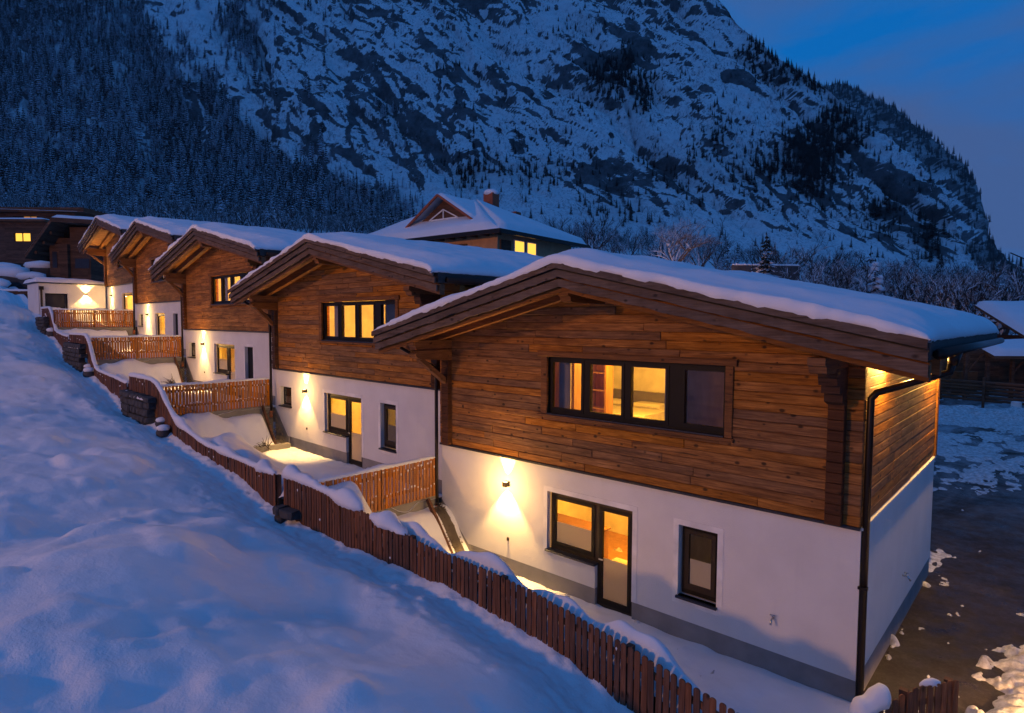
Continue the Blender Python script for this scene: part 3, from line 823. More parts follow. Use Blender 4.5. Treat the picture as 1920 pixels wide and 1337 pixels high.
o = MB().cbox(0, .12, 0, .06, 0, .16).build('reading_lamp', M['frame'], None); o.location = in_house(1, 2.36, 4.38, 1.22); tag(o, 'small dark reading lamp on the yellow wall over the bed', 'lamp')
t = furn('kitchen_counter', 'wooden counter behind the frosted lower window of the nearest chalet', 'counter', 1, 1.9, 1.25, -2.62)
MB().box(0, 1.7, 0, .6, 0, .88).build('cabinet', M['wood_room'], t); MB().cbox(-.02, 1.75, -.03, .62, .881, .92).build('worktop', M['wood_soffit'], t)
t = furn('low_table', 'pale low table standing inside the nearest glazed door', 'table', 1, 4.2, .75, -2.62)
MB().cbox(0, .8, 0, .5, .50, .56).build('table_top', M['room_wall'], t)
for x in (.05, .70):
    for y in (.05, .40): MB().box(x, x + .05, y, y + .05, 0, .5).build('leg', M['wood_room'], t)
t = furn('room_door', 'wooden room door behind the nearest glazed door', 'door', 1, 3.4, 3.84, -2.62)
MB().cbox(0, .9, 0, .05, 0, 2.05).build('door_leaf', M['wood_room'], t); MB().box(-.08, 0, -.01, .05, 0, 2.12).box(.9, .98, -.01, .05, 0, 2.12).build('frame', M['wood_soffit'], t)
t = furn('room_door', 'tall wooden wardrobe door panel behind the third pane of the second chalet', 'door', 2, 2.2, 4.36, .18)
MB().cbox(0, 1.3, 0, .06, 0, 1.85).build('door_leaf', M['wood_room'], t)
t = furn('coat_hooks', 'pair of dark coat hooks on the yellow wall of the second chalet', 'hooks', 2, 2.0, 4.41, 1.35)
for i in range(2): MB().tube([(i * .14, .03, .2), (i * .14, -.03, .15), (i * .14, -.03, .02), (i * .14, -.08, .05)], .012, 6).build('hook', M['frame'], t)
t = furn('room_door', 'wooden room door glowing behind the glazed door of the second chalet', 'door', 2, 3.1, 3.84, -2.62)
MB().cbox(0, .85, 0, .05, 0, 2.05).build('door_leaf', M['wood_room'], t)
t = furn('cupboard', 'orange wooden cupboard inside the lower window of the middle chalet', 'cupboard', 3, 1.9, 1.5, -2.62)
MB().box(0, 1.4, 0, .55, 0, 2.1).build('carcass', M['wood_room'], t)

# ------------------------------------------------------------------ snow field in front of the fences
FENCE_Y = [(-70, 1.5), (-46, -1.0), (-40, -1.9), (-37, -2.0), (-31, -2.6), (-24, -2.85), (-20, -3.3), (0, -3.3), (6, -3.3)]
FIELD_Z = [(-90, 8.0), (-70, 6.0), (-60, 4.9), (-46, 3.2), (-42, 2.75), (-37, 2.0), (-31, 1.15), (-27, .72), (-24, .25), (-20, -.05), (-18, -.15), (-15.7, -.5), (-12.7, -.78), (-11, -1.15), (-10, -1.28), (-8, -1.33), (-5, -1.26), (-3.8, -1.4), (-2.8, -1.5), (-1.65, -1.85), (-.4, -2.25), (.6, -2.75), (2, -3.1), (14, -3.4)]
def fence_y(x): return interp(x, FENCE_Y)
def field_z(X, V):
    z = interp(X, FIELD_Z)
    big = fbm(X * .16, V * .16, 0, 3, 5) * .30
    mid = fbm(X * .55 + 4, V * .55, 0, 4, 9, .55) * .13
    sml = np.maximum(fbm(X * 1.25, V * 1.25, 3, 2, 21) - .08, 0) * .24 + .025 * fbm(X * 3.2, V * 3.2, 1, 3, 23)
    far = sm((V - .5) / 1.4)
    slope = .145 * np.maximum(V - .9, 0) + .15 * sm((V - .55) / .75)
    trench = -.10 * np.exp(-((V - .42) / .22) ** 2) + .06 * fbm(X * 3.3, V * 3.3, 0, 3, 3) * (1 - far) + .045 * fbm(X * 9, V * 9, 0, 3, 4) * (1.05 - far) * sm(V / .2)
    z = z + slope + (big + mid + sml) * far * sm((V - .4) / 2.0) + trench
    for (mx, mv, h, r) in ((-7.9, 3.5, .62, 1.5), (-6.9, 4.5, .42, 1.2), (-9.2, 3.2, .22, .9), (-3.1, 2.6, .32, 1.0), (-4.3, 3.5, .22, .9), (-2.0, 3.3, .25, .8), (-9.2, 1.75, .16, .5), (-8.6, 1.5, .15, .45)):
        z = z + .72 * h * np.exp(-(((X - mx) ** 2 + (V - mv) ** 2) / (1.1 * r) ** 2))
    z = z - .35 * sm((X + .2) / 2.5) * sm(V / 1.0) * 0
    return z
xs = np.concatenate([np.linspace(-110, -40, 50, endpoint=False), np.linspace(-40, -16, 170, endpoint=False), np.linspace(-16, 1.2, 330, endpoint=False), np.linspace(1.2, 14, 30)])
vs = np.concatenate([np.linspace(0, 1.6, 40, endpoint=False), np.linspace(1.6, 9, 110, endpoint=False), np.linspace(9, 60, 60)])
XX, VV = np.meshgrid(xs, vs, indexing='ij')
ZZ = field_z(XX, VV)
FIELD = grid_mesh('snow_field', XX, fence_y(XX) + .12 - VV, ZZ, M['snow_field'], None, True, flip=True)
tag(FIELD, kind='structure', label='open snow covered slope in front of the fences')
def ground_z(x, v=0.0): return float(field_z(np.array([float(x)]), np.array([float(v)]))[0])

# ------------------------------------------------------------------ fence lines
# fence in front of every house: (x, height of the picket tops), upper end first
FRONT = {
    1: [(-10.30, -.36), (-8.82, -.42), (-7.03, -.59), (-5.55, -.75), (-4.31, -.76), (-3.27, -.82), (-2.37, -.94), (-1.59, -1.07), (-.9, -1.19), (-.41, -1.27), (.35, -1.45)],
    2: [(-20.85, 1.10), (-18.25, 1.12), (-17.75, .95), (-16.9, .28), (-16.2, .0), (-14.6, -.30), (-12.4, -.40), (-10.72, -.46)],
    3: [(-31.4, 2.27), (-28.0, 2.30), (-27.5, 2.0), (-26.9, 1.15), (-26.3, .93), (-23.3, .83), (-21.3, .80)],
    4: [(-42.2, 3.56), (-38.2, 3.56), (-37.6, 3.2), (-37.0, 2.45), (-36.2, 2.30), (-34.0, 2.20), (-31.9, 2.15)],
}
# street lamp on the lane above the field, behind the camera: its light falls on the gables
sl = thing('street_lamp', 'street lamp on the lane above the snow field', 'street lamp', (-20.0, -47.0, 5.6))
MB().tube([(0, 0, 0), (0, 0, 7.2), (0, .3, 7.5), (0, 1.0, 7.6)], .09, 10, .05).build('pole', M['metal'], sl, True)
MB().cbox(-.16, .16, 1.0, 1.7, 7.52, 7.64).build('lamp_head', M['metal'], sl)
MB().box(-.12, .12, 1.08, 1.62, 7.50, 7.519).build('lens', M['lamp_lens'], sl)
lamp_point('street_light', (0, 1.35, 7.2), 25000, sl, (1.0, 0.44, 0.125), 1.3)

# ------------------------------------------------------------------ terraces behind the fences
def yard_level(k): return HOUSES[k]['p'][2] - YARD_DROP
YARD = {}
def yard_h(k, X, D):
    """D is the distance in from the fence"""
    x0 = HOUSES[k]['p'][0]
    L = yard_level(k)
    wid = {1: 3.3}.get(k, 3.2)
    top = interp(X, FRONT.get(k, FRONT[4])) - .34 - .25 * (1 - sm(D / .22))
    lump = fbm(X * .75 + 3 * k, D * .75, 0, 3, 31 + k)
    bank = np.minimum(top + .10 + .34 * np.maximum(fbm(X * .9 + 7 * k, 0 * D, 0, 2, 8), -.2), top + .30)
    if k == 1:
        for (mx, h_, r_) in ((-6.6, .30, .45), (-5.9, .22, .3), (-4.55, .34, .35), (-4.0, .20, .4), (-3.1, .42, .28), (-2.6, .28, .4), (-1.75, .50, .30), (-1.3, .22, .3)):
            bank = bank + .62 * h_ * np.exp(-((X - mx) / (1.5 * r_)) ** 4) * np.exp(-((D - .34) / .36) ** 2) * sm((D - .02) / .2)
    if k > 1: bank = np.minimum(bank, L + .95 + 0 * X)
    z = L + np.maximum(bank - L, 0) * (1 - sm(D / (1.55 if k == 1 else 1.9)))
    z = z + 1.08 * (1 - sm((X - x0 - .12) / 1.15)) * sm((wid - .0 - D) / .2 + 1) * (1 if k != 1 else 1)
    z = np.minimum(z, np.maximum(bank, L + 1.15))
    amp = .30 if k > 1 else .05
    z = z + amp * lump * sm(D / .5) * sm((wid - .55 - D) / .5) + .035 * fbm(X * 3, D * 3, 0, 3, 40 + k) + (.05 * np.maximum(fbm(X * 2.2, D * 2.2, 1, 2, 44 + k), 0) if k > 1 else 0) * sm((wid - .6 - D) / .4)
    if k == 2:
        for (mx, md, h, r) in ((-16.3, 1.5, .42, .75), (-15.3, 1.2, .35, .7), (-14.2, .9, .25, .6)):
            z = z + h * np.exp(-((X - mx) ** 2 + (D - md) ** 2) / r ** 2)
    return z
for k in (1, 2, 3, 4, 5):
    h = HOUSES[k]
    x0, x1 = h['p'][0] - (.0 if k > 1 else .0), (HOUSES[k - 1]['p'][0] - .02 if k > 1 else 1.0)
    a = np.linspace(x0 - (0.1), x1, 150 if k < 3 else 80); d = np.linspace(0, 1, 70)
    Xg, Dg = np.meshgrid(a, d, indexing='ij')
    fy = fence_y(Xg) + .06
    wy = h['p'][1] + (Xg - h['p'][0]) * math.tan(h['rz']) + .2
    Dm = (wy - fy) * Dg
    Zg = yard_h(k, Xg, Dm)
    if k == 1: Zg = Zg - .12 * sm((Xg + .1) / .8) - .5 * sm((Xg - .35) / .5)
    o = grid_mesh('yard', Xg, fy + Dm, Zg, M['snow'], None)
    tag(o, kind='structure', label='snow covered terrace in front of a chalet')

# ------------------------------------------------------------------ fences
def picket_mesh(name, mat):
    w_, t_ = .076, .018
    prof = [(-w_ / 2, 0), (w_ / 2, 0), (w_ / 2, .97)] + [(w_ / 2 * math.cos(a), .97 + .03 * math.sin(a)) for a in (rad(30), rad(60), rad(90), rad(120), rad(150))] + [(-w_ / 2, .97)]
    return mesh(name, *(lambda b: (b.v, b.f))(MB().prism_y(prof, -t_ / 2, t_ / 2)), M[mat])
PK = picket_mesh('picket', 'picket'); PKO = picket_mesh('picket_lit', 'picket_orange')

def snow_ribbon(name, pts, parent, wd=.11, th=.09, seed=0, lumps=()):
    """snow lying along a fence top; pts are (x, y, z) of the support"""
    P = [Vector(p) for p in pts]
    L = [0]
    for i in range(1, len(P)): L.append(L[-1] + (P[i] - P[i - 1]).length)
    n = max(8, int(L[-1] / .055))
    verts, faces, m_ = [], [], 9
    for i in range(n + 1):
        s = L[-1] * i / n
        j = max(1, min(len(P) - 1, next((q for q in range(1, len(P)) if L[q] >= s - 1e-6), len(P) - 1)))
        f = (s - L[j - 1]) / max(1e-6, L[j] - L[j - 1]); p = P[j - 1].lerp(P[j], f)
        t = (P[j] - P[j - 1]); t.z = 0; t.normalize(); nrm = Vector((-t.y, t.x, 0))
        e = min(1, min(s, L[-1] - s) / .12) ** .5
        nn = 1 + .45 * mnoise.noise((s * 1.6 + seed, seed, 0)) + .3 * mnoise.noise((s * 6.0, seed, 3))
        hh = th * nn * max(e, .12); ww = wd * (.85 + .35 * mnoise.noise((s * 2.1, 5, seed))) * max(e, .2)
        for (c, hgt, r) in lumps:
            g = math.exp(-((s - c) / r) ** 2); hh += hgt * g; ww += hgt * .65 * g
        for q in range(m_):
            a = math.pi * q / (m_ - 1)
            sag = -.025 * abs(math.cos(a)) ** 3 - .012 * abs(math.cos(a)) * math.sin(s * 65.4 + (a > 1.6) * .8)
            verts.append(p + nrm * (math.cos(a) * ww) + Vector((0, 0, math.sin(a) ** .8 * hh + sag + (.006 * mnoise.noise((s * 14, q, seed))))))
        if i:
            for q in range(m_ - 1):
                a, b = (i - 1) * m_ + q, i * m_ + q
                faces.append((a, b, b + 1, a + 1))
            faces.append(((i - 1) * m_, (i - 1) * m_ + m_ - 1, i * m_ + m_ - 1, i * m_))
    faces.append(tuple(range(m_))); faces.append(tuple(range(n * m_ + m_ - 1, n * m_ - 1, -1)))
    return obj(name, mesh(name, verts, faces, M['snow'], True), parent)

def fence(name, label, pts, pk, H=.92, seed=0, sp=.096, rail_z=(.22, .70), group=None, posts=2.0, frost=0.0, outer=1, smooth=False):
    """pts: (x, y, ztop) in order"""
    R = random.Random(seed)
    P = [Vector(p) for p in pts]
    root = thing(name, label, 'fence', (P[0].x, P[0].y, P[0].z - H), 0, group)
    inv = -Vector(root.location)
    L = [0]
    for i in range(1, len(P)): L.append(L[-1] + (Vector((P[i].x, P[i].y, 0)) - Vector((P[i - 1].x, P[i - 1].y, 0))).length)
    def at(s):
        j = next((q for q in range(1, len(P)) if L[q] >= s - 1e-6), len(P) - 1)
        f = (s - L[j - 1]) / max(1e-6, L[j] - L[j - 1]); t = P[j] - P[j - 1]
        z = P[j - 1].z + f * (P[j].z - P[j - 1].z)
        if smooth:
            z = sum(float(np.interp(s + e, L, [p.z for p in P])) for e in (-.3, -.15, 0, .15, .3)) / 5
        q = P[j - 1].lerp(P[j], f); q.z = z
        return q, math.atan2(t.y, t.x)
    n = int(L[-1] / sp)
    clumps = MB()
    for i in range(n + 1):
        p, a = at(min(L[-1], i * sp + .04))
        o = bpy.data.objects.new('picket', pk); C.objects.link(o); o.parent = root
        o.location = p + inv + Vector((0, 0, -H + R.uniform(-.006, .006)))
        o.rotation_euler = (R.uniform(-.012, .012), R.uniform(-.012, .012), a + R.uniform(-.02, .02)); o.scale = (R.uniform(.95, 1.02), 1, H)
        if frost:
            nv = Vector((-math.sin(a), math.cos(a), 0)) * outer
            for zz in (H * .30, H * .80):
                if R.random() < frost:
                    c = p + inv + Vector((0, 0, -H + zz + R.uniform(-.06, .10))) + nv * .016
                    w_, h_ = R.uniform(.010, .028), R.uniform(.02, .06)
                    t = Vector((math.cos(a), math.sin(a), 0)) * w_
                    clumps.add([c - t, c + t, c + Vector((0, 0, -h_)), c + Vector((0, 0, h_ * .4)) , c + nv * .02], [(0, 4, 3), (3, 4, 1), (1, 4, 2), (2, 4, 0)])
    for rz_ in rail_z:
        rm_ = MB()
        m_ = max(1, int(L[-1] / .35))
        for i in range(m_):
            p, a = at(L[-1] * i / m_); q, _ = at(L[-1] * (i + 1) / m_)
            nv = Vector((-math.sin(a), math.cos(a), 0)) * -outer
            A, B = p + inv + nv * .012 + Vector((0, 0, rz_ - H)), q + inv + nv * .012 + Vector((0, 0, rz_ - H))
            rm_.add([A, B, B + nv * .035, A + nv * .035, A + Vector((0, 0, .075)), B + Vector((0, 0, .075)), B + nv * .035 + Vector((0, 0, .075)), A + nv * .035 + Vector((0, 0, .075))],
                    [(3, 2, 1, 0), (4, 5, 6, 7), (0, 1, 5, 4), (1, 2, 6, 5), (2, 3, 7, 6), (3, 0, 4, 7)])
        rm_.build('rail', M['picket'], root)
    k = max(1, round(L[-1] / posts))
    for i in range(k + 1):
        p, a = at(L[-1] * i / k)
        nv = Vector((-math.sin(a), math.cos(a), 0)) * -outer
        c = p + inv + nv * .095
        MB().box(c.x - .045, c.x + .045, c.y - .045, c.y + .045, -.55 + c.z - H + .5, c.z - .04).build('post', M['picket'], root)
    if clumps.v: tag(clumps.build('snow_clumps', M['snow'], root, True), kind='stuff')
    return root, inv, at, L[-1]

FN = {1: 'long brown picket fence stepping down in front of the nearest chalet',
      2: 'picket fence swooping down in front of the second chalet to the narrow gap',
      3: 'picket fence with a steep swoop in front of the middle chalet',
      4: 'highest front picket fence, below the white annex'}
for k in (1, 2, 3, 4):
    pts = [(x, float(fence_y(x)), z) for x, z in FRONT[k]]
    root, inv, at, LL = fence('picket_fence', FN[k], pts, PK, .93, 40 + k, group='picket fences along the snow field', smooth=True, frost=.05, outer=-1)
    def rib(a, b, **kw):
        n = max(2, int((b - a) / .4))
        return snow_ribbon('snow_cap', [at(a + (b - a) * i / n)[0] + inv + Vector((0, .03, -.005)) for i in range(n + 1)], root, **kw)
    if k == 1:
        rib(.0, 2.9, wd=.10, th=.09, seed=3, lumps=((.28, .12, .26), (.85, .05, .3), (2.45, .17, .34)))
        rib(3.15, 4.2, wd=.12, th=.05, seed=5, lumps=((.5, .16, .25),))
    elif k == 2:
        rib(.0, LL, wd=.085, th=.065, seed=9, lumps=((.4, .05, .3), (1.4, .05, .3), (5.0, .12, .3), (7.9, .10, .35), (9.9, .16, .2)))
    else:
        rib(.0, LL, wd=.09, th=.06, seed=11 + k)
for k, lab in ((1, 'lit orange cross fence between the nearest and the second terrace'), (2, 'lit orange cross fence under the middle chalet'), (3, 'lit orange cross fence under the fourth chalet'), (4, 'lit cross fence with bright slits in front of the annex')):
    x0, yh = HOUSES[k]['p'][0] - .02, HOUSES[k]['p'][1]
    zt = {1: -.33, 2: .90, 3: 2.19, 4: 3.45}[k]
    y0 = float(fence_y(x0)) + .05
    pts = [(x0, yh - .14, zt), (x0, y0, zt)]
    root, inv, at, LL = fence('cross_fence', lab, pts, PKO, .94, 60 + k, group='lit cross fences between the terraces', frost=.75, outer=1, sp=.098)
    snow_ribbon('snow_cap', [at(LL * i / 8)[0] + inv for i in range(9)], root, wd=.06, th=.045, seed=20 + k, lumps=((1.6, .04, .25),))
    # retaining wall under the cross fence
    b = MB().box(x0 - .22, x0 - .03, y0 - .02, yh - .005, zt - 2.6, zt - .955)
    tag(b.build('retaining_wall', M['concrete'], None), {1: 'grey concrete retaining wall under the nearest orange cross fence', 2: 'grey concrete wall under the cross fence of the second terrace', 3: 'low concrete wall under the cross fence of the third terrace', 4: 'low concrete wall under the uppermost cross fence'}[k], 'wall', 'retaining walls between the terraces')
# short piece of fence at the drive
root, inv, at, LL = fence('picket_fence', 'short end piece of fence beside the asphalt at the corner of the drive', [(.42, -1.42, -1.98), (.60, -1.17, -1.74), (.80, -.90, -1.60), (1.20, -.38, -1.56)], PK, .95, 77, sp=.10, posts=.6, outer=-1, smooth=True)
P_ = [at(LL * i / 6)[0] + inv for i in range(7)]
snow_ribbon('snow_cap', [P_[0] + Vector((-.16, .02, -.10)), P_[1] + Vector((-.10, .03, .0)), P_[2] + Vector((-.06, .04, .0))], root, wd=.16, th=.22, seed=2)
snow_ribbon('snow_cap', [P_[4] + Vector((-.06, 0, 0)), P_[5]], root, wd=.05, th=.07, seed=6)

# ------------------------------------------------------------------ dark dry-stone walls under the upper fence ends
def stone_mesh(i):
    R = random.Random(500 + i); b = MB().cbox(-.5, .5, -.5, .5, -.5, .5, .16)
    b.v = [(x * R.uniform(.85, 1.1), y * R.uniform(.85, 1.1), z * R.uniform(.85, 1.1)) for x, y, z in b.v]
    return mesh('stone', b.v, b.f, M['stone'])
STONES = [stone_mesh(i) for i in range(5)]
for (xa, xb, zb, zt, lab, n) in ((-20.75, -18.2, -.75, .50, 'dark dry-stone wall under the fence of the second chalet', 1), (-31.3, -28.2, .3, 1.70, 'dark dry-stone wall under the fence of the middle chalet', 2), (-42.1, -38.4, 1.7, 2.95, 'dark dry-stone wall under the uppermost fence', 3), (-10.30, -10.02, -1.9, -1.14, 'short dark stone wall at the gap in the nearest fence', 4)):
    R = random.Random(n)
    xm = (xa + xb) / 2; y = float(fence_y(xm))
    root = thing('stone_wall', lab, 'wall', (xm, y, zb), 0, 'dry-stone walls under the fences')
    z = 0; 
    while z < zt - zb:
        hh = R.uniform(.16, .24); x = xa
        while x < xb:
            ww = R.uniform(.22, .46)
            o = bpy.data.objects.new('stone', R.choice(STONES)); C.objects.link(o); o.parent = root
            xc = x + ww / 2
            o.location = (xc - xm, float(fence_y(xc)) - y + R.uniform(-.03, .03) - .15, z + hh / 2); o.scale = (ww * .98, .26, hh * .98); o.rotation_euler = (R.uniform(-.05, .05), R.uniform(-.05, .05), R.uniform(-.06, .06))
            x += ww
        z += hh
    MB().box(xa - xm, xb - xm, -.10, .22, 0, zt - zb - .05).build('core', M['stone'], root) if n < 0 else None
    snow_ribbon('snow_cap', [(xa - xm + .05, float(fence_y(xa)) - y - .17, zt - zb + .04), (0, float(fence_y(xm)) - y - .17, zt - zb + .03), (xb - xm - .05, float(fence_y(xb)) - y - .17, zt - zb + .03)], root, wd=.10, th=.07, seed=n * 3)

def blob(name, r, seed, sub=2, sq=(1, 1, 1), amp=.25):
    import bmesh
    bm = bmesh.new(); bmesh.ops.create_icosphere(bm, subdivisions=sub, radius=1)
    for v in bm.verts:
        f = 1 + amp * mnoise.noise(v.co * 1.3 + Vector((seed * 3.1, 0, 0))) + amp * .5 * mnoise.noise(v.co * 3 + Vector((0, seed, 0)))
        v.co = Vector((v.co.x * sq[0], v.co.y * sq[1], v.co.z * sq[2])) * f * r
    me = bpy.data.meshes.new(name); bm.to_mesh(me); bm.free()
    me.polygons.foreach_set('use_smooth', [True] * len(me.polygons))
    return me
RL = ['snow capped rock against the steep swoop of the second front fence', 'smaller snow capped rock just below the second front fence', 'snow capped rock below the dry-stone wall of the middle chalet', 'snow capped rock at the foot of the middle front fence', 'snow capped rock at the foot of the uppermost fence']
for i, (x, v, r) in enumerate(((-17.5, .16, .17), (-16.95, .30, .19), (-27.6, .12, .22), (-27.0, .25, .22), (-37.6, .15, .25))):
    root = thing('rock', RL[i], 'rock', (x, float(fence_y(x)) + .12 - v, ground_z(x, v)), 0, 'snow capped rocks along the fences')
    me = blob('stone_body', r, i, 2, (1.1, 1, .9)); me.materials.append(M['stone']); obj('stone_body', me, root, (0, 0, r * .45))
    me = blob('snow_cap', r * 1.02, i + 20, 2, (1.05, .95, .5), .12); me.materials.append(M['snow']); obj('snow_cap', me, root, (0, 0, r * 1.15))

# rubble slope and boards at the corner of the terraces
for k in (1, 2, 3):
    R = random.Random(900 + k)
    x0, yh, L0 = HOUSES[k]['p'][0], HOUSES[k]['p'][1], yard_level(k)
    lab = {1: 'sloping timber edge board beside the plinth of the nearest chalet', 2: 'sloping timber edge board beside the plinth of the second chalet', 3: 'sloping timber edge board beside the plinth of the middle chalet'}[k]
    b = MB().prism_y([(x0 + .02, L0 + 1.30), (x0 + .10, L0 + 1.36), (x0 + 1.02, L0 + .12), (x0 + .94, L0 + .04)], yh - .47, yh - .41)
    tag(b.build('edge_board', M['wood_dark'], None), lab, 'board', 'timber edge boards on the terrace slopes')
    ea = np.linspace(x0 + .10, x0 + 1.12, 30); eb = np.linspace(.02, .40, 12)
    EX, EB = np.meshgrid(ea, eb, indexing='ij')
    EYY = yh - EB; ED = EYY - (fence_y(EX) + .06)
    EZ_ = yard_h(k, EX, ED) + .02 + .03 * fbm(EX * 7, EB * 7, 0, 3, 7 + k) - .035 * (np.abs(EB - .21) > .15)
    tag(grid_mesh('bare_earth', EX, EYY, EZ_, M['rock'], None, True, flip=True), kind='stuff', label='strip of bare dark earth beside the plinth')
    g = MB()
    for i in range(300):
        s = R.random(); xx = x0 + .12 + .95 * s + R.uniform(-.08, .08); zz = L0 + 1.16 * (1 - s) + R.uniform(-.02, .05); yy = yh - R.uniform(.06, .42)
        r = R.uniform(.012, .035)
        a = R.random() * 6
        g.add([(xx - r, yy, zz), (xx + r, yy + r * .4, zz), (xx, yy - r, zz + r * .3), (xx + r * .2, yy, zz + r * 1.3)], [(0, 2, 1), (0, 3, 2), (2, 3, 1), (1, 3, 0)])
    tag(g.build('gravel', M['rock'], None), kind='stuff', label='dark gravel beside the plinth')
for (x, y, r, lab, cnt) in ((-17.2, -.35, .55, 'bare dark shrub lying on the slope below the second chalet corner', 60), (-26.8, .1, .6, 'bare shrub on the slope below the middle chalet corner', 50), (-16.9, -1.2, .35, 'small dead stalks poking out of the snow of the second terrace', 18)):
    R = random.Random(int(-x * 10)); g = MB()
    k = 2 if x > -20 else 3
    z0 = yard_level(k) + 1.0 * max(0, 1 - (x - HOUSES[k]['p'][0]) / 1.2)
    for i in range(cnt):
        d = Vector((R.uniform(-1, 1), R.uniform(-1, .2), R.uniform(.1, .9))).normalized() * r * R.uniform(.4, 1)
        p0 = Vector((R.uniform(-.2, .2) * r, R.uniform(-.2, .2) * r, 0)); g.tube([p0, p0 + d * .5 + Vector((0, 0, .04)), p0 + d + Vector((0, 0, -.1 * r))], .012, 4, .004)
    o = g.build('shrub', M['bark'], None); o.location = (x, y, z0 - .02); tag(o, lab, 'shrub')
b = MB().cbox(-17.25, -17.05, -1.2, .42, yard_level(2) - .1, yard_level(2) + .16); tag(b.build('concrete_kerb', M['concrete'], None), 'pale concrete kerb crossing the second terrace at the wall', 'kerb')
b = MB().cbox(-8.05, -7.95, -.75, .0, yard_level(1) - .1, yard_level(1) + .14); tag(b.build('concrete_kerb', M['concrete'], None), 'short pale kerb at the plinth bend of the nearest chalet', 'kerb')

# ------------------------------------------------------------------ annex beside the farthest chalet
M['lit_window'] = emit('lit_window', (1.0, 0.52, 0.07), 1.6)
M['lit_dim'] = emit('lit_window_dim', (1.0, 0.40, 0.08), 0.55)
an = thing('annex', 'white flat roofed annex with thick snow, dark window and twin beam wall lamp', 'annex', (-46.4, 2.6, 2.3))
def apart(mb, name, mat, sm_=False): return mb.build(name, M[mat], an, sm_)
q = wall_with_holes(-3.54, 0.12, 0.0, 2.92, [(-3.2, -2.0, 1.2, 2.3)], 0.0, 0.25)      # built along y, turned below
def turn(mb):       # local x -> world y, outward -y -> world +x
    mb.v = [(-yy, xx, zz) for xx, yy, zz in mb.v]; return mb
q = turn(q); q.box(-3.2, -.251, -3.54, -3.3, 0, 2.92).box(-3.2, -3.0, -3.299, 1.5, 0, 2.92)
apart(q, 'wall', 'plaster')
apart(turn(frame_bars(-3.18, -2.02, 1.22, 2.28, .06, .08, .16)), 'window', 'frame')
apart(turn(MB().box(-3.1, -2.1, .17, .18, 1.28, 2.22)), 'pane', 'sill')
apart(MB().box(-3.3, .08, -3.62, 1.5, 2.921, 3.0), 'roof', 'sill')
apart(MB().tube([(.09, -3.4, 2.55), (.09, -3.4, 1.0)], .06, 10).box(.01, .18, -3.52, -3.28, 2.5, 2.72), 'downpipe', 'metal')
xa = np.linspace(-3.35, .12, 40); ya = np.linspace(-3.75, 1.2, 50)
AX, AY = np.meshgrid(xa, ya, indexing='ij')
e = np.minimum(np.minimum(AX - xa[0], xa[-1] - AX), np.minimum(AY - ya[0], ya[-1] - AY + .3))
AZ = 2.99 + .34 * np.sqrt(np.clip(1 - (1 - np.clip(e / .3, 0, 1)) ** 2, 0, 1)) * (.9 + .25 * fbm(AX, AY, 0, 3, 5)) * (1.05 - .5 * sm((AY + 1) / 2.2))
grid_mesh('snow_layer', AX, AY, AZ, M['snow_roof'], an)
lp = apart(MB().box(.002, .10, -1.07, -.93, 2.25, 2.33), 'wall_lamp', 'metal')
for zz in (2.2475, 2.3325): MB().box(.02, .08, -1.03, -.97, zz - .0015, zz + .0015).build('lens', M['lamp_lens'], lp)
lamp_spot('beam_up', (.085, -1.0, 2.345), True, 420, an, rad(100), .4); lamp_spot('beam_down', (.085, -1.0, 2.235), False, 520, an, rad(110), .4)

# ------------------------------------------------------------------ houses further up the hill
HD = math.atan2(RH[1], RH[0])
def world(lat, d, z): 
    p = CAM_POS[:2] + RH * lat + FH * d; return (p[0], p[1], z)
def snowslab(quad, th, name, parent, n=24, seed=0, edge=.5):
    """soft snow on a (possibly tilted) four cornered roof; quad in order round"""
    A, B, Cc, D = [np.array(p, float) for p in quad]
    s, t = np.meshgrid(np.linspace(0, 1, n), np.linspace(0, 1, n), indexing='ij')
    P = (A[None, None] * ((1 - s) * (1 - t))[..., None] + B * (s * (1 - t))[..., None] + Cc * (s * t)[..., None] + D * ((1 - s) * t)[..., None])
    ls, lt = np.linalg.norm(B - A), np.linalg.norm(D - A)
    e = np.minimum(np.minimum(s, 1 - s) * ls, np.minimum(t, 1 - t) * lt)
    z = P[..., 2] + th * np.sqrt(np.clip(1 - (1 - np.clip(e / edge, 0, 1)) ** 2, 0, 1)) * (1 + .2 * fbm(P[..., 0] * .6, P[..., 1] * .6, seed, 3)) + .01
    return grid_mesh(name, P[..., 0], P[..., 1], z, M['snow_roof'], parent)
# dark chalet above the annex, mono pitch roof
dk = thing('dark_chalet', 'unlit dark timber chalet with snowy roof above the annex', 'house', world(-42, 57, 5.5), HD)
b = MB().box(-.9, 2.6, .6, 6.0, 0, 5.0).box(-.9, .75, .2, .6, 0, 4.4).box(.75, 2.6, .601, 6.0, 5.0, 6.0); b.v = [(x, y, z) for x, y, z in b.v]
b.build('wall', M['wood_dark'], dk)
T4 = [(-3.6, -1.6, 3.25), (-.1, -1.2, 6.45), (6.0, 0.6, 6.45), (6.0, 6.5, 4.0)]
rf = MB()
R1 = [(-1.7, -1.7, 3.25), (.5, -1.3, 6.6), (.5, 7.0, 6.6), (-1.7, 7.0, 3.25)]
R2 = [(.5, -1.3, 6.6), (5.5, -.6, 6.4), (5.5, 7.0, 5.4), (.5, 7.0, 6.6)]
for Rr in (R1, R2):
    rf.add(Rr + [(x, y, z - .38) for x, y, z in Rr], [(0, 1, 2, 3), (7, 6, 5, 4), (0, 4, 5, 1), (1, 5, 6, 2), (2, 6, 7, 3), (3, 7, 4, 0)])
rf.build('roof', M['wood_dark'], dk)
snowslab(R1, .30, 'snow_layer', dk, seed=1, edge=.10); snowslab(R2, .30, 'snow_layer', dk, seed=2, edge=.10)
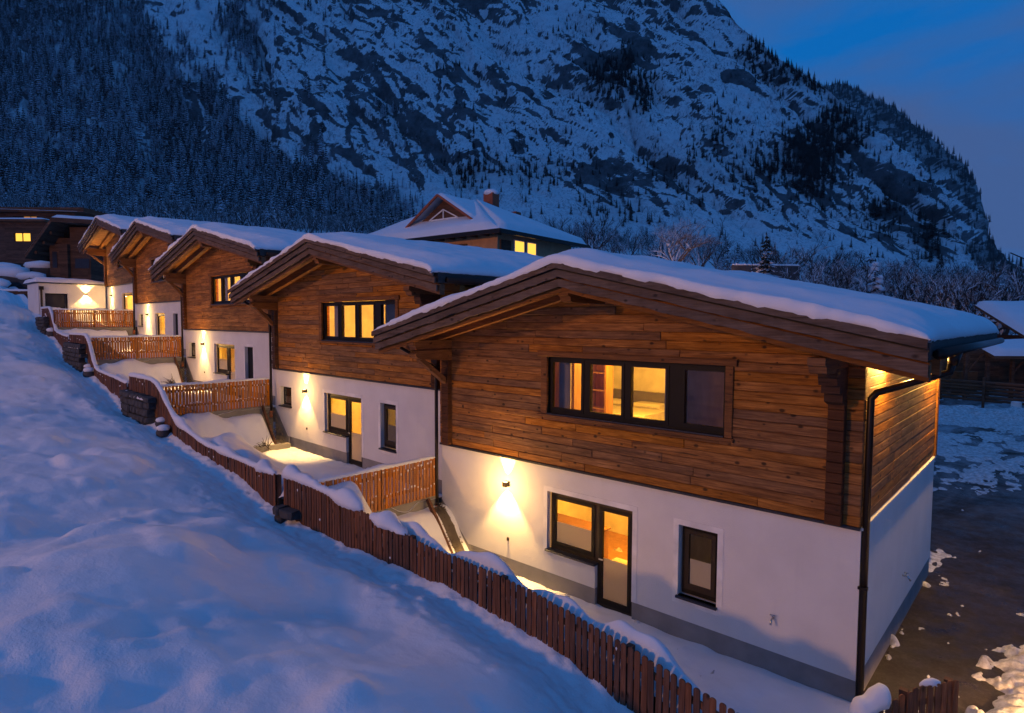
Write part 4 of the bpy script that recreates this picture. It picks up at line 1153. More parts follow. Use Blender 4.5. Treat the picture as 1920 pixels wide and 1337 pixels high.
for x, y0_, y1_ in ((-1.2, -1.2, .6), (-.6, -1.0, .6), (.0, -.9, .6)): MB().box(x, x + .2, y0_, y1_, 3.55 + (x + 1.3) * 1.5 - .35, 3.55 + (x + 1.3) * 1.5 - .1).build('purlin', M['wood_dark'], dk)
MB().box(-.6, -.2, .12, .198, 2.2, 3.7).build('window', M['sill'], dk)
MB().box(1.2, 2.5, .52, .598, 2.2, 3.1).build('window', M['sill'], dk)
BL = ['snow heaped boulder on the bank below the modern house, leftmost of the bank', 'big snow heaped boulder on the bank at the left edge', 'snow heaped boulder between the dark chalet and the bank edge', 'low snow heaped boulder beside the dark chalet wall', 'snow covered shrub mound above the garden fence at the left edge']
for i, (la_, d_, z_, r_) in enumerate(((-49.5, 60, 7.4, 1.1), (-46.5, 57, 6.6, 1.3), (-45.0, 59, 7.6, 1.0), (-43.6, 56.0, 6.4, .9), (-45.5, 54, 5.6, 1.0))):
    root = thing('boulder', BL[i], 'rock', world(la_, d_, z_ - r_ * .4), HD, 'snow heaped boulders on the bank')
    me = blob('stone_body', r_, i + 40, 2, (1.3, 1, .8), .3); me.materials.append(M['stone']); obj('stone_body', me, root, (0, 0, r_ * .3))
    me = blob('snow_cap', r_ * 1.05, i + 50, 2, (1.32, 1.0, .5), .2); me.materials.append(M['snow']); obj('snow_cap', me, root, (0, -.05, r_ * .85))
gf = thing('garden_fence', 'dark board fence at the left edge beside the white annex', 'fence', world(-41.5, 49.5, 3.2), HD + rad(8))
for i in range(26): MB().cbox(i * .16 - .2, i * .16 - .05, -.02, .01, 0, 2.0 + .03 * math.sin(i * 5)).build('board', M['wood_dark'], gf)
for zz in (.4, 1.6): MB().box(-.3, 4.0, .012, .06, zz, zz + .1).build('rail', M['wood_dark'], gf)
snow_ribbon('snow_cap', [(-.2, 0, 2.02), (3.9, 0, 2.02)], gf, wd=.10, th=.14, seed=31)
# long dark modern house with the lit window
md = thing('modern_house', 'long dark flat roofed house with one bright yellow window at the left edge', 'house', world(-55, 70, 9.0), HD)
w_ = wall_with_holes(-9.0, 4.6, 0, 4.4, [(.95, 2.75, 2.35, 3.3)], -3.0, -2.7)
w_.box(-9, 4.6, -2.69, 2.0, 0, 4.4).box(-9, 5.5, 0.0, 5.0, 4.402, 5.9)
w_.build('wall', M['wood_dark'], md)
fr = frame_bars(.95, 2.75, 2.35, 3.3, .05, -2.95, -2.85).box(1.82, 1.88, -2.95, -2.86, 2.4, 3.25).build('window', M['frame'], md)
MB().box(1.0, 2.7, -2.80, -2.78, 2.4, 3.25).build('pane', M['lit_window'], fr)
fr = frame_bars(-1.4, 1.3, 4.95, 5.55, .05, -.06, .0).build('window', M['frame'], md)
MB().box(-.2, .5, -.03, -.02, 5.0, 5.5).box(.62, 1.25, -.03, -.02, 5.0, 5.5).build('pane', M['lit_dim'], fr)
MB().box(-9, 5.0, -3.8, -.05, 4.403, 4.62).box(-10, 7.2, -1.0, 6, 5.902, 6.4).build('roof', M['wood_dark'], md)
snowslab([(-9, -3.85, 4.62), (5.0, -3.85, 4.62), (5.0, -.1, 4.62), (-9, -.1, 4.62)], .2, 'snow_layer', md, seed=3)
snowslab([(-10, -1.05, 6.4), (7.2, -1.05, 5.9), (7.2, 6, 5.9), (-10, 6, 6.4)], .25, 'snow_layer', md, seed=4)
# guest house with hipped roof behind the row
ht = thing('guest_house', 'big house with hipped snowy roof, small attic gable and two lit windows behind the row', 'house', world(-.7, 34, 3.0), HD)
u = np.array([math.cos(rad(142)), math.sin(rad(142))]); v = np.array([math.cos(rad(52)), math.sin(rad(52))])
UL, VL, EZ, TZ = 14.0, 9.6, 5.0, 7.75
def hp(a, b_, z): p = u * a + v * b_; return (p[0], p[1], z)
def hbox(mb, a0, a1, b0, b1, z0, z1):
    P = [hp(a0, b0, z0), hp(a1, b0, z0), hp(a1, b1, z0), hp(a0, b1, z0), hp(a0, b0, z1), hp(a1, b0, z1), hp(a1, b1, z1), hp(a0, b1, z1)]
    return mb.add(P, [(0, 1, 2, 3), (7, 6, 5, 4), (0, 4, 5, 1), (1, 5, 6, 2), (2, 6, 7, 3), (3, 7, 4, 0)])
hbox(MB(), .9, UL - .9, .9, VL - .9, 0, EZ - .02).build('wall', M['ochre_wall'], ht)
r1, r2 = hp(6.0, VL / 2, TZ), hp(8.4, VL / 2, TZ)
E4 = [hp(0, 0, EZ), hp(UL, 0, EZ), hp(UL, VL, EZ), hp(0, VL, EZ)]
rb = MB().add(E4 + [r1, r2], [(0, 4, 5, 1), (1, 5, 2), (2, 5, 4, 3), (3, 4, 0), (0, 1, 2, 3)])
rb.build('roof', M['wood_dark'], ht)
fs = MB()
hbox(fs, -.04, UL, -.06, -.002, EZ - .22, EZ + .02); hbox(fs, -.06, -.002, 0, VL, EZ - .22, EZ + .02); fs.build('gutter', M['metal'], ht)
def lift(P, dz=.0): return (P[0], P[1], P[2] + dz)
snowslab([lift(E4[1]), lift(E4[0]), lift(r1), lift(r2)], .34, 'snow_layer', ht, seed=6, edge=.45)
snowslab([lift(E4[0]), lift(E4[3]), lift(r1, .01), lift(r1)], .34, 'snow_layer', ht, seed=7, edge=.45)
for a in (3.2, 6.4, 9.6):
    hbox(MB(), a, a + .9, .83, .895, 3.2, 4.5).build('shutter', M['wood_dark'], ht)
for i in range(14): hbox(MB(), .6 + i * .9, .75 + i * .9, .02, .9, EZ - .20, EZ - .04).build('rafter_end', M['wood_dark'], ht)
for b0, b1 in ((2.35, 3.35), (3.6, 4.55)):
    fr = hbox(MB(), .80, .895, b0, b1, 3.4, 4.72).build('window', M['white_paint'], ht)
    hbox(MB(), .785, .799, b0 + .07, b1 - .07, 3.47, 4.65).build('pane', M['lit_window'], fr)
hbox(MB(), .80, .895, 1.1, 2.05, 3.2, 4.6).build('window', M['wood_dark'], ht)
# attic gable
ga, gz0, gz1, gw = 5.9, 6.05, 7.75, 2.5
gb = MB().add([hp(ga - gw, 1.7, gz0), hp(ga + gw, 1.7, gz0), hp(ga, 1.7, gz1 - .25), hp(ga - gw, 5, gz0), hp(ga + gw, 5, gz0), hp(ga, 5, gz1 - .25)], [(0, 2, 1), (3, 4, 5), (0, 3, 5, 2), (2, 5, 4, 1), (0, 1, 4, 3)])
gb.build('attic_gable', M['wood_dark'], ht)
fr = MB()
for s_ in (-1, 1):
    a0, a1 = hp(ga + s_ * 1.25, 1.62, gz0 + .25), hp(ga, 1.62, gz1 - .85)
    fr.tube([a0, a1], .05, 4)
fr.tube([hp(ga, 1.62, gz0 + .2), hp(ga, 1.62, gz1 - .85)], .06, 4); fr.tube([hp(ga - 1.25, 1.62, gz0 + .25), hp(ga + 1.25, 1.62, gz0 + .25)], .06, 4)
fr.build('attic_window', M['white_paint'], ht)
snowslab([hp(ga + gw + .4, 1.1, gz0 - .1), hp(ga, 1.1, gz1), hp(ga, 4.9, gz1), hp(ga + gw + .4, 4.9, gz0 - .1)], .22, 'snow_layer', ht, seed=8, edge=.3)
snowslab([hp(ga, 1.1, gz1), hp(ga - gw - .4, 1.1, gz0 - .1), hp(ga - gw - .4, 4.9, gz0 - .1), hp(ga, 4.9, gz1)], .22, 'snow_layer', ht, seed=9, edge=.3)
vg = MB()
for s_ in (-1, 1):
    vg.tube([hp(ga + s_ * (gw + .4), 1.12, gz0 - .12), hp(ga, 1.12, gz1 - .03)], .09, 4)
vg.build('verge_board', M['tile'], ht)
ch = hbox(MB(), 5.2, 6.0, 5.6, 6.3, 6.4, 8.55).build('chimney', M['tile'], ht)
me = blob('snow_cap', .55, 3, 2, (1, .9, .45), .15); me.materials.append(M['snow']); obj('snow_cap', me, ch, hp(5.6, 5.95, 8.62))
hbox(MB(), 4.0, 4.6, 6.6, 7.2, 5.8, 7.3).build('chimney', M['tile'], ht)

# ------------------------------------------------------------------ drive, barn and things beyond it
xs = np.linspace(-16, 16, 130); ys = np.linspace(-9, 62, 260)
GX, GY = np.meshgrid(xs, ys, indexing='ij')
GZ = -2.70 + .01 * vnoise(GX * .8, GY * .8) + .012 * np.maximum(GY - 10, 0)
tag(grid_mesh('drive', GX, GY, GZ, M['asphalt'], None, True, flip=True), kind='structure', label='dark wet asphalt drive beside the nearest chalet')
# trodden and ploughed snow on the drive
def packed():
    q = NM('packed_snow'); p = q.pos()
    n = q.noise(p, 7, 5, 0.65)
    c = q.ramp(n, [(0.32, (0.30, 0.28, 0.27)), (0.62, (0.74, 0.74, 0.76))])
    return q.bsdf(c, 0.7, q.bump(n, .7, .05), .3)
M['packed'] = packed()
xs = np.concatenate([np.linspace(-9, -.4, 110, endpoint=False), np.linspace(-.4, 3.4, 170, endpoint=False), np.linspace(3.4, 14, 60)]); ys = np.concatenate([np.linspace(-4, 7, 420, endpoint=False), np.linspace(7, 60, 420)])
GX, GY = np.meshgrid(xs, ys, indexing='ij')
zb_ = -2.70 + .01 * vnoise(GX * .8, GY * .8) + .012 * np.maximum(GY - 10, 0)
pt = fbm(GX * .55, GY * .28, 0, 5, 71, .6)
far = sm((GY - 8) / 12)
thick = -.050 + .11 * (pt - .08) + .05 * far + .06 * fbm(GX * 2.2, GY * 1.1, 0, 4, 73, .65) * (.4 + far)
cx_ = 1.98 + .06 * (GY - 1.0)
near = np.exp(-(np.abs(GX - cx_ + .20 * vnoise(GY * 1.3, 2.0) + .08 * vnoise(GY * 4, 1.0)) / .56) ** 4) * sm((4.6 - GY + .6 * vnoise(GX * 2.5, 1)) / .9)
rut = .035 * np.sin(GY * 24 + 1.8 * vnoise(GX * 3, GY * 2)) * sm((cx_ - GX + .35) / .3)
thick = thick + near * (.22 + rut + .09 * fbm(GX * 3.5, GY * 3.5, 0, 4, 75, .65))
corner = np.exp(-(((GX - .45) / .45) ** 2 + ((GY + .15) / .38) ** 2)); thick = thick + .20 * corner
speck = np.maximum(fbm(GX * 3.1, GY * 3.1, 0, 3, 77) - .33, 0) * .5 * sm((7 - GY) / 3); thick = thick + speck
bank = np.exp(-((GY - 34 - .35 * (GX + 2)) / 2.2) ** 2) * .55; thick = thick + bank * (.7 + .5 * fbm(GX, GY, 0, 3, 79))
tag(grid_mesh('drive_snow', GX, GY, zb_ + thick, M['packed'], None, True, flip=True), kind='stuff', label='patches of packed and ploughed snow on the drive')

bn = thing('barn', 'open timber shed with deep snowy roof beyond the drive', 'barn', world(31.0, 42.0, -2.6), HD)
for x in (-1.5, .2, 1.7, 3.4, 5.2, 7.5, 10.0, 12.5):
    MB().box(x - .1, x + .1, -.1, .1, 0, 3.45).build('post', M['wood_dark'], bn)
for x in (.2, 3.4, 7.5):
    MB().add([(x + .1, -.06, 2.2), (x + 1.1, -.06, 3.4), (x + 1.22, -.06, 3.4), (x + .1, -.06, 2.05), (x + .1, .06, 2.2), (x + 1.1, .06, 3.4), (x + 1.22, .06, 3.4), (x + .1, .06, 2.05)], [(0, 3, 2, 1), (4, 5, 6, 7), (0, 1, 5, 4), (1, 2, 6, 5), (2, 3, 7, 6), (3, 0, 4, 7)]).build('brace', M['wood_dark'], bn)
MB().box(-2.2, 14, 5.5, 5.7, 0, 4.6).box(-2.2, -2.0, 0.6, 5.5, 0, 3.5).build('wall', M['wood_dark'], bn)
MB().box(-2.2, 14, -.15, .15, 3.452, 3.65).build('beam', M['wood_dark'], bn)
LR = [(1.2, -1.2, 3.32), (14, -1.2, 3.32), (14, 1.5, 4.1), (1.6, 1.5, 4.1)]
MR = [(5.6, 1.0, 4.25), (16, 1.0, 4.25), (16, 8.0, 7.0), (6.6, 8.0, 7.0)]
rf = MB()
for Rr in (LR, MR): rf.add(Rr + [(x, y, z - .2) for x, y, z in Rr], [(0, 1, 2, 3), (7, 6, 5, 4), (0, 4, 5, 1), (1, 5, 6, 2), (2, 6, 7, 3), (3, 7, 4, 0)])
rf.build('roof', M['wood_dark'], bn)
snowslab(LR, .4, 'snow_layer', bn, 30, 11, .5); snowslab(MR, .75, 'snow_layer', bn, 36, 12, 2.0)
for i, (x, wd, h, lab) in enumerate(((2.0, 1.3, 1.9, 'brown crate stack in the open shed beyond the drive'),)):
    o = MB().cbox(-wd / 2, wd / 2, -.4, .4, 0, h).build('crate', M['wood_beam'], None); o.location = world(31.0 + x, 44.5, -2.5); o.rotation_euler = (0, 0, HD); tag(o, lab, 'crate')
# log rail fence in front of the shed
lf = thing('log_fence', 'dark fence of stacked horizontal logs beyond the drive', 'fence', world(28.2, 40.0, -2.2), HD + rad(-58))
R = random.Random(5)
for i in range(6):
    x = -4.5
    while x < 7.2:
        ln = R.uniform(2.0, 3.6); z = .30 + i * .22
        MB().tube([(x, R.uniform(-.03, .03), z + R.uniform(-.02, .02)), (x + ln, R.uniform(-.03, .03), z + R.uniform(-.02, .02))], R.uniform(.075, .10), 8).build('log', M['wood_dark'], lf)
        x += ln
for x in (-3.2, -.4, 2.4, 5.2): MB().tube([(x, -.2, -.3), (x, -.2, 1.75)], .08, 8).build('post', M['wood_dark'], lf)
bo = thing('bollard', 'small white round bollard in the snow bank beyond the drive', 'bollard', world(30.0, 36.2, -2.75))
MB().tube([(0, 0, 0), (0, 0, .95)], .26, 16).build('post', M['white_paint'], bo, True)
MB().tube([(0, 0, .951), (0, 0, 1.02)], .27, 16, .18).build('snow_cap', M['snow'], bo, True)
ba = thing('path_light', 'low bollard light beside the drive throwing a warm pool on the asphalt', 'lamp', (2.9, .35, -2.7))
MB().tube([(0, 0, 0), (0, 0, .62)], .06, 12).build('post', M['metal'], ba, True)
MB().tube([(0, 0, .86), (0, 0, .90)], .10, 12).build('cap', M['metal'], ba, True)
MB().tube([(0, 0, .62), (0, 0, .86)], .04, 12).build('lens', M['lamp_lens'], ba, True)
lamp_spot('path_glow', (0, 0, .84), False, 3600, ba, rad(165), .35, (1.0, .50, .16), 0, .06)

# ------------------------------------------------------------------ ground and mountains
def skyline(px, pts): return interp(px, pts)
SKY1 = [(-900, -330), (900, -330), (1180, -130), (1310, -2), (1390, 75), (1440, 125), (1490, 150), (1535, 172), (1600, 236), (1645, 258), (1690, 292), (1730, 335), (1765, 385), (1790, 435), (1803, 470), (1830, 500), (1900, 522), (2100, 540), (3000, 560)]
SKY2 = [(-900, 300), (1400, 200), (1500, 172), (1560, 168), (1600, 180), (1650, 205), (1700, 240), (1740, 270), (1775, 300), (1815, 345), (1835, 392), (1842, 440), (1860, 466), (1885, 490), (1920, 505), (2000, 520), (2200, 500), (3000, 480)]
FOOT = [(-900, 360), (0, 395), (300, 405), (600, 425), (900, 440), (1100, 455), (1300, 478), (1500, 505), (1700, 530), (1850, 540), (2100, 555), (3000, 570)]
HZ = 602.0
F_ = 1148.08
def ang(px): return (px - 960.0) / F_
def elev(y): return (HZ - y) / F_
EYE = 2.9
D0 = 300.0
def foot_z(px): return EYE + elev(skyline(px, FOOT)) * D0
def near_z(px): return -3.6 + .13 * np.maximum(-(CAM_POS[0] + 45 * (FH[0] + ang(px) * RH[0])) - 10, 0)
def hill_z(px, d):
    t = np.clip((d - 45) / (D0 - 45), 0, 1)
    return near_z(px) * (1 - t) + foot_z(px) * t
def to_world(px, d):
    a = ang(px); return CAM_POS[0] + d * (FH[0] + a * RH[0]), CAM_POS[1] + d * (FH[1] + a * RH[1])
# plain ground out to the horizon
gx = np.linspace(-2600, 2600, 60); GX, GY = np.meshgrid(gx, gx, indexing='ij')
tag(grid_mesh('ground', GX, GY, np.full_like(GX, -6.0), M['snow'], None, True, flip=True), kind='structure', label='snow covered valley floor')
pxs = np.linspace(-900, 3000, 200); ds = np.concatenate([np.linspace(11, 60, 24), np.linspace(63, D0 + 4, 60)])
PX, DD = np.meshgrid(pxs, ds, indexing='ij')
WX, WY = to_world(PX, DD)
base_ = np.where(DD < 45, -3.6 + .13 * np.maximum(-WX - 10, 0), hill_z(PX, DD))
under = (WY < 9.5)                               # kept below the terraces
WZ = base_ + .5 * fbm(WX * .06, WY * .06, 0, 4, 51) * sm((DD - 50) / 30) - np.where(under & (DD < 70), 1.2, 0)
tag(grid_mesh('hillside', WX, WY, WZ, M['snow'], None, True), kind='structure', label='snowy meadow rising behind the houses')

def density(px, py):
    edge = np.interp(py, [-300, 0, 60, 120, 200, 260, 300, 350, 430], [190, 262, 300, 370, 430, 470, 520, 610, 760])
    d = sm((edge - px) / 70 + .5) * (.85 + .15 * vnoise(px / 40, py / 40, 0, 1))
    gx = np.interp(py, [-50, 30, 130, 270, 330], [262, 285, 345, 388, 395])
    d = d * (1 - .95 * np.exp(-((px - gx) / 19) ** 2) * (py < 285))
    for (cx, cy, wx, wy) in ((62, 45, 14, 22), (75, 110, 12, 26), (78, 235, 14, 26), (190, 255, 26, 18), (278, 262, 10, 20), (150, 290, 30, 10)):
        d = d * (1 - .8 * np.exp(-((px - cx) / wx) ** 2 - ((py - cy) / wy) ** 2))
    def blob_(cx, cy, wx, wy, a): return a * np.exp(-((px - cx) / wx) ** 2 - ((py - cy) / wy) ** 2)
    e = 0
    for bb in ((445, 60, 26, 40, .6), (475, 110, 20, 40, .4), (1130, 160, 42, 36, .75), (1195, 185, 26, 38, .6), (1170, 120, 20, 20, .3), (1395, 120, 28, 26, .5), (1450, 150, 40, 20, .5), (1560, 250, 55, 38, .95), (1480, 300, 52, 40, .55), (1520, 330, 36, 44, .8), (1400, 330, 46, 34, .4), (1330, 270, 30, 40, .3),
               (700, 395, 70, 32, .9), (620, 370, 40, 40, .7), (760, 250, 26, 26, .3), (880, 330, 50, 30, .35), (720, 215, 30, 18, .4), (1000, 330, 60, 26, .3), (1260, 330, 60, 40, .2), (1650, 400, 50, 40, .35), (1740, 440, 40, 60, .45), (1150, 390, 60, 40, .25), (850, 130, 16, 40, .2), (1080, 60, 40, 20, .25), (500, 20, 30, 30, .3)):
        e = e + blob_(*bb)
    sky = skyline(px, SKY1); e = e + .55 * np.exp(-((py - sky - 6) / 12) ** 2) * ((px > 1380) & (px < 1560)) * (.4 + .6 * (vnoise(px / 14, 0 * px, 0, 9) > -.1))
    return np.clip(d + e * 1.5 + .030 + .10 * np.maximum(vnoise(px / 26, py / 18, 0, 12), 0) * (px > 560) + .05 * (py > 250) * (px > 560), 0, 1.6)

def front_profile(px, d):
    """mountain face: gentler skirt, then cliff, then it lies back behind the crest"""
    x = d - D0
    return foot_z(px) + .62 * x + .62 * np.maximum(x - 55, 0) * sm((x - 40) / 60)
def build_mountain(name, SKYP, px0, px1, nu, dlist, prof, mat, label, amp, seed):
    pxs = np.linspace(px0, px1, nu)
    PX, DD = np.meshgrid(pxs, dlist, indexing='ij')
    E = elev(skyline(PX, SKYP)) + .006 * fbm(PX / 46.0, 0 * PX, 0, 4, seed)
    h = prof(PX, DD)
    cap = EYE + E * DD
    over = h > cap
    # distance where the face meets the skyline; beyond it the ground levels off
    first = np.argmax(over, axis=1)
    has = over.any(axis=1)
    dc = np.where(has, dlist[first], dlist[-1])[:, None]
    hc = EYE + E * dc
    h = np.where(DD > dc, hc - .12 * (DD - dc), np.minimum(h, cap))
    WX, WY = to_world(PX, DD)
    lat = ang(PX) * DD
    # tilted ledges: bands dip to the right
    th = rad(-38); s = lat * math.cos(th) - h * math.sin(th) * -1; t = lat * math.sin(-th) + h * math.cos(th)
    warp = 14 * fbm(lat * .012, h * .012, 0, 3, seed + 1)
    def ledge(period, a, sd):
        p = (t + warp + 9 * fbm(s * .02, t * .03, 0, 3, sd)) / period
        f = p - np.floor(p)
        gate = sm((fbm(s * .007, t * .013, 1.0, 3, sd + 3) + .02) / .30)
        return a * gate * np.where(f < .78, f / .78, (1 - f) / .22)
    rough = 11 * fbm(lat * .014, h * .014, 0, 4, seed + 2) + 6.0 * np.abs(fbm(lat * .035 + h * .03, h * .05, 2, 3, seed + 6))
    disp = ledge(34, 2.6, seed + 7) + ledge(13, 1.8, seed + 8) + ledge(6.2, 1.0, seed + 12) + rough + 2.3 * fbm(lat * .22, h * .22, 0, 4, seed + 9, .6)
    ga_ = (1.6 * lat + h) / 1.89 + 10 * fbm(lat * .02, h * .02, 0, 3, seed + 21); gl_ = (lat - 1.6 * h) / 1.89
    for per, dep, sd in ((95.0, 11.0, 31), (38.0, 5.0, 37)):
        r_ = 1 - np.abs(fbm(ga_ / per, gl_ / (per * 4.5), 0, 2, seed + sd)) * 2.4
        disp = disp - dep * sm((r_ - .62) / .38)
    # bare rock: ledge risers, gully flanks and thin broken bands
    macro = .25 + .75 * sm((fbm(lat / 95 + 5, h / 70, 0, 3, seed + 41) + .40) / .60)
    def bands(a, b, la, lb, sd, k_): return np.clip(1 - np.abs(fbm(a / la, b / lb, 0, 3, seed + sd, .55)) * k_, 0, 1)
    w1 = lat + 10 * fbm(lat * .03, h * .03, 0, 3, seed + 43)
    s1 = w1 * math.cos(rad(-42)) - h * math.sin(rad(42)); t1 = w1 * math.sin(rad(42)) + h * math.cos(rad(42))
    s2 = w1 * math.cos(rad(-64)) - h * math.sin(rad(64)); t2 = w1 * math.sin(rad(64)) + h * math.cos(rad(64))
    rock = .92 * macro * bands(s1, t1, 46, 13, 45, 6.5) + .75 * macro * bands(s1, t1, 19, 5.5, 47, 5.0) + .70 * sm(macro + .2) * bands(s2, t2, 120, 15, 49, 8.0) + .50 * bands(s1, t1, 8, 3.2, 51, 4.0) * sm(.3 + fbm(lat / 40, h / 30, 0, 2, seed + 61))
    rock = rock + .62 * sm((fbm(lat / 70, h / 42, 0, 4, seed + 53, .6) - .26) / .22)
    fade = sm((DD - dlist[0]) / 60)
    out = -disp * amp * fade * np.where(DD > dc, .3, 1)           # towards the valley
    WX = WX + FH[0] * out; WY = WY + FH[1] * out
    WZ = h + .25 * disp * amp * fade * sm((dc - DD) / 40)
    o = grid_mesh(name, WX, WY, WZ, mat, None, True)
    tag(o, kind='structure', label=label)
    ra_ = o.data.attributes.new('rock', 'FLOAT', 'POINT'); ra_.data.foreach_set('value', (rock * fade).astype(np.float32).ravel())
    wd = o.data.attributes.new('wooded', 'FLOAT', 'POINT')
    PYv = HZ - F_ * (WZ - EYE) / DD
    wv = np.clip(density(PX, PYv) * .6, 0, .72) if name == 'mountain' else np.clip(np.maximum(1.35 - (PYv - skyline(PX, SKYP)) / 52.0, (PYv - 440) / 30.0) + .35 * fbm(PX / 30, PYv / 30, 0, 3, 5), 0, .93)
    wd.data.foreach_set('value', wv.astype(np.float32).ravel())
    return PX, DD, WX, WY, WZ, dc
dl = np.concatenate([np.linspace(D0, D0 + 330, 300), np.linspace(D0 + 334, D0 + 700, 60)])
MPX, MDD, MX, MY, MZ, MDC = build_mountain('mountain', SKY1, -260, 2180, 760, dl, front_profile, M['mountain'], 'steep snow streaked cliff face behind the houses', 1.0, 200)
def far_profile(px, d): return -5 + .95 * (d - 900)
dl2 = np.linspace(860, 1600, 150)
FPX, FDD, FX, FY, FZ, FDC = build_mountain('far_mountain', SKY2, 1250, 2900, 260, dl2, far_profile, M['mountain_far'], 'darker second mountain shoulder behind the cliff at the right', 1.6, 300)

# ------------------------------------------------------------------ trees
def conifer_mesh(name, seed, tiers=11, slim=.17, droop=.35, with_trunk=True):
    R = random.Random(seed); b = MB()
    nt_ = 0
    if with_trunk:
        b.tube([(0, 0, -.06), (0, 0, .96)], .016, 5, .003); nt_ = len(b.f)
    for i in range(tiers):
        f = i / (tiers - 1); z = .10 + .84 * f ** .92
        rr = slim * (1 - f) ** .85 * R.uniform(.85, 1.12) + .012
        n = max(5, int(10 - 5 * f)); a0 = R.random() * 6
        for k in range(n):
            a = a0 + 2 * math.pi * k / n + R.uniform(-.25, .25); r = rr * R.uniform(.62, 1.15)
            d = np.array([math.cos(a), math.sin(a), 0]); s = np.array([-math.sin(a), math.cos(a), 0])
            wd = r * R.uniform(.30, .45); zz = z + R.uniform(-.014, .014)
            tip = d * r + np.array([0, 0, zz - r * droop * R.uniform(.8, 1.4)])
            root_ = np.array([0, 0, zz + .025]); mid = d * r * .55
            l_ = mid + s * wd + np.array([0, 0, zz - r * droop * .55]); r_ = mid - s * wd + np.array([0, 0, zz - r * droop * .55])
            lo = d * r * .6 + np.array([0, 0, zz - r * droop * .8 - .022])
            b.add([root_, l_, tip, r_, lo], [(0, 1, 2), (0, 2, 3), (1, 4, 2), (2, 4, 3), (0, 4, 1), (0, 3, 4)])
    me = mesh(name, b.v, b.f, M['bark'] if with_trunk else M['needle'])
    if with_trunk:
        me.materials.append(M['needle'])
        me.polygons.foreach_set('material_index', [0] * nt_ + [1] * (len(me.polygons) - nt_))
    return me
def bare_mesh(name, seed, mat, levels=4, spread=.75, thick=.016, n0=5, up=.15):
    R = random.Random(seed); b = MB()
    def grow(p, d, ln, r, lv):
        q = p + d * ln * .5 + Vector((R.uniform(-.04, .04), R.uniform(-.04, .04), 0)) * ln
        e = p + d * ln
        b.tube([p, q, e], r, 3, r * .62)
        if lv == 0: return
        for _ in range(R.choice((2, 3, 3))):
            nd = (d + Vector((R.uniform(-1, 1), R.uniform(-1, 1), R.uniform(-.45, .8) + up)) * spread).normalized()
            grow(p.lerp(e, R.uniform(.45, 1.0)), nd, ln * R.uniform(.55, .8), r * .58, lv - 1)
    b.tube([(0, 0, -.05), (0, 0, .22)], thick * 1.5, 6, thick * 1.2)
    for i in range(n0):
        a = 2 * math.pi * i / n0 + R.uniform(-.4, .4)
        grow(Vector((0, 0, R.uniform(.12, .24))), Vector((math.cos(a) * .6, math.sin(a) * .6, R.uniform(.6, 1.2))).normalized(), R.uniform(.24, .34), thick, levels)
    zmax = max(v[2] for v in b.v)
    b.v = [(x / zmax, y / zmax, z / zmax) for x, y, z in b.v]
    return mesh(name, b.v, b.f, mat)
CON_D = []
CON = [conifer_mesh('conifer', 10 + i, 10 + i % 3, (.15, .19, .13, .17)[i]) for i in range(4)]
for i in range(2):
    me = conifer_mesh('dark_conifer', 70 + i, 11, (.16, .19)[i]); me.materials[1] = M['needle_dark']; CON_D.append(me)
BARE = [bare_mesh('bare_tree', 30 + i, M['twig'], 3, .75, .014, 5) for i in range(3)]

def inst_cloud(name, label, src, pts, kind_name):
    """far-off trees past the individual ones: one object whose points carry copies of a real tree"""
    me = bpy.data.meshes.new(name)
    n = len(pts)
    me.vertices.add(n); me.vertices.foreach_set('co', np.array([p[:3] for p in pts], np.float32).ravel())
    a = me.attributes.new('rot', 'FLOAT', 'POINT'); a.data.foreach_set('value', np.array([p[3] for p in pts], np.float32))
    a = me.attributes.new('scl', 'FLOAT', 'POINT'); a.data.foreach_set('value', np.array([p[4] for p in pts], np.float32))
    o = obj(name, me)
    g = bpy.data.node_groups.new(name, 'GeometryNodeTree')
    g.interface.new_socket('Geometry', in_out='INPUT', socket_type='NodeSocketGeometry')
    g.interface.new_socket('Geometry', in_out='OUTPUT', socket_type='NodeSocketGeometry')
    gi, go = g.nodes.new('NodeGroupInput'), g.nodes.new('NodeGroupOutput')
    oi = g.nodes.new('GeometryNodeObjectInfo'); oi.inputs['Object'].default_value = src; oi.inputs['As Instance'].default_value = True
    ip = g.nodes.new('GeometryNodeInstanceOnPoints')
    na = g.nodes.new('GeometryNodeInputNamedAttribute'); na.data_type = 'FLOAT'; na.inputs['Name'].default_value = 'rot'
    ns = g.nodes.new('GeometryNodeInputNamedAttribute'); ns.data_type = 'FLOAT'; ns.inputs['Name'].default_value = 'scl'
    cx = g.nodes.new('ShaderNodeCombineXYZ')
    g.links.new(gi.outputs[0], ip.inputs['Points']); g.links.new(oi.outputs['Geometry'], ip.inputs['Instance'])
    g.links.new(na.outputs['Attribute'], cx.inputs[2]); g.links.new(cx.outputs[0], ip.inputs['Rotation'])
    g.links.new(ns.outputs['Attribute'], ip.inputs['Scale'])
    g.links.new(ip.outputs[0], go.inputs[0])
    md_ = o.modifiers.new('scatter', 'NODES'); md_.node_group = g
    return tag(o, label, None, None, 'stuff')

MPY = HZ - F_ * (MZ - EYE) / MDD
vis = (MDD <= MDC + 1.5) & (MPX > -250)
dens = np.where(vis, density(MPX, MPY), 0)
dens[MPY < -260] = 0
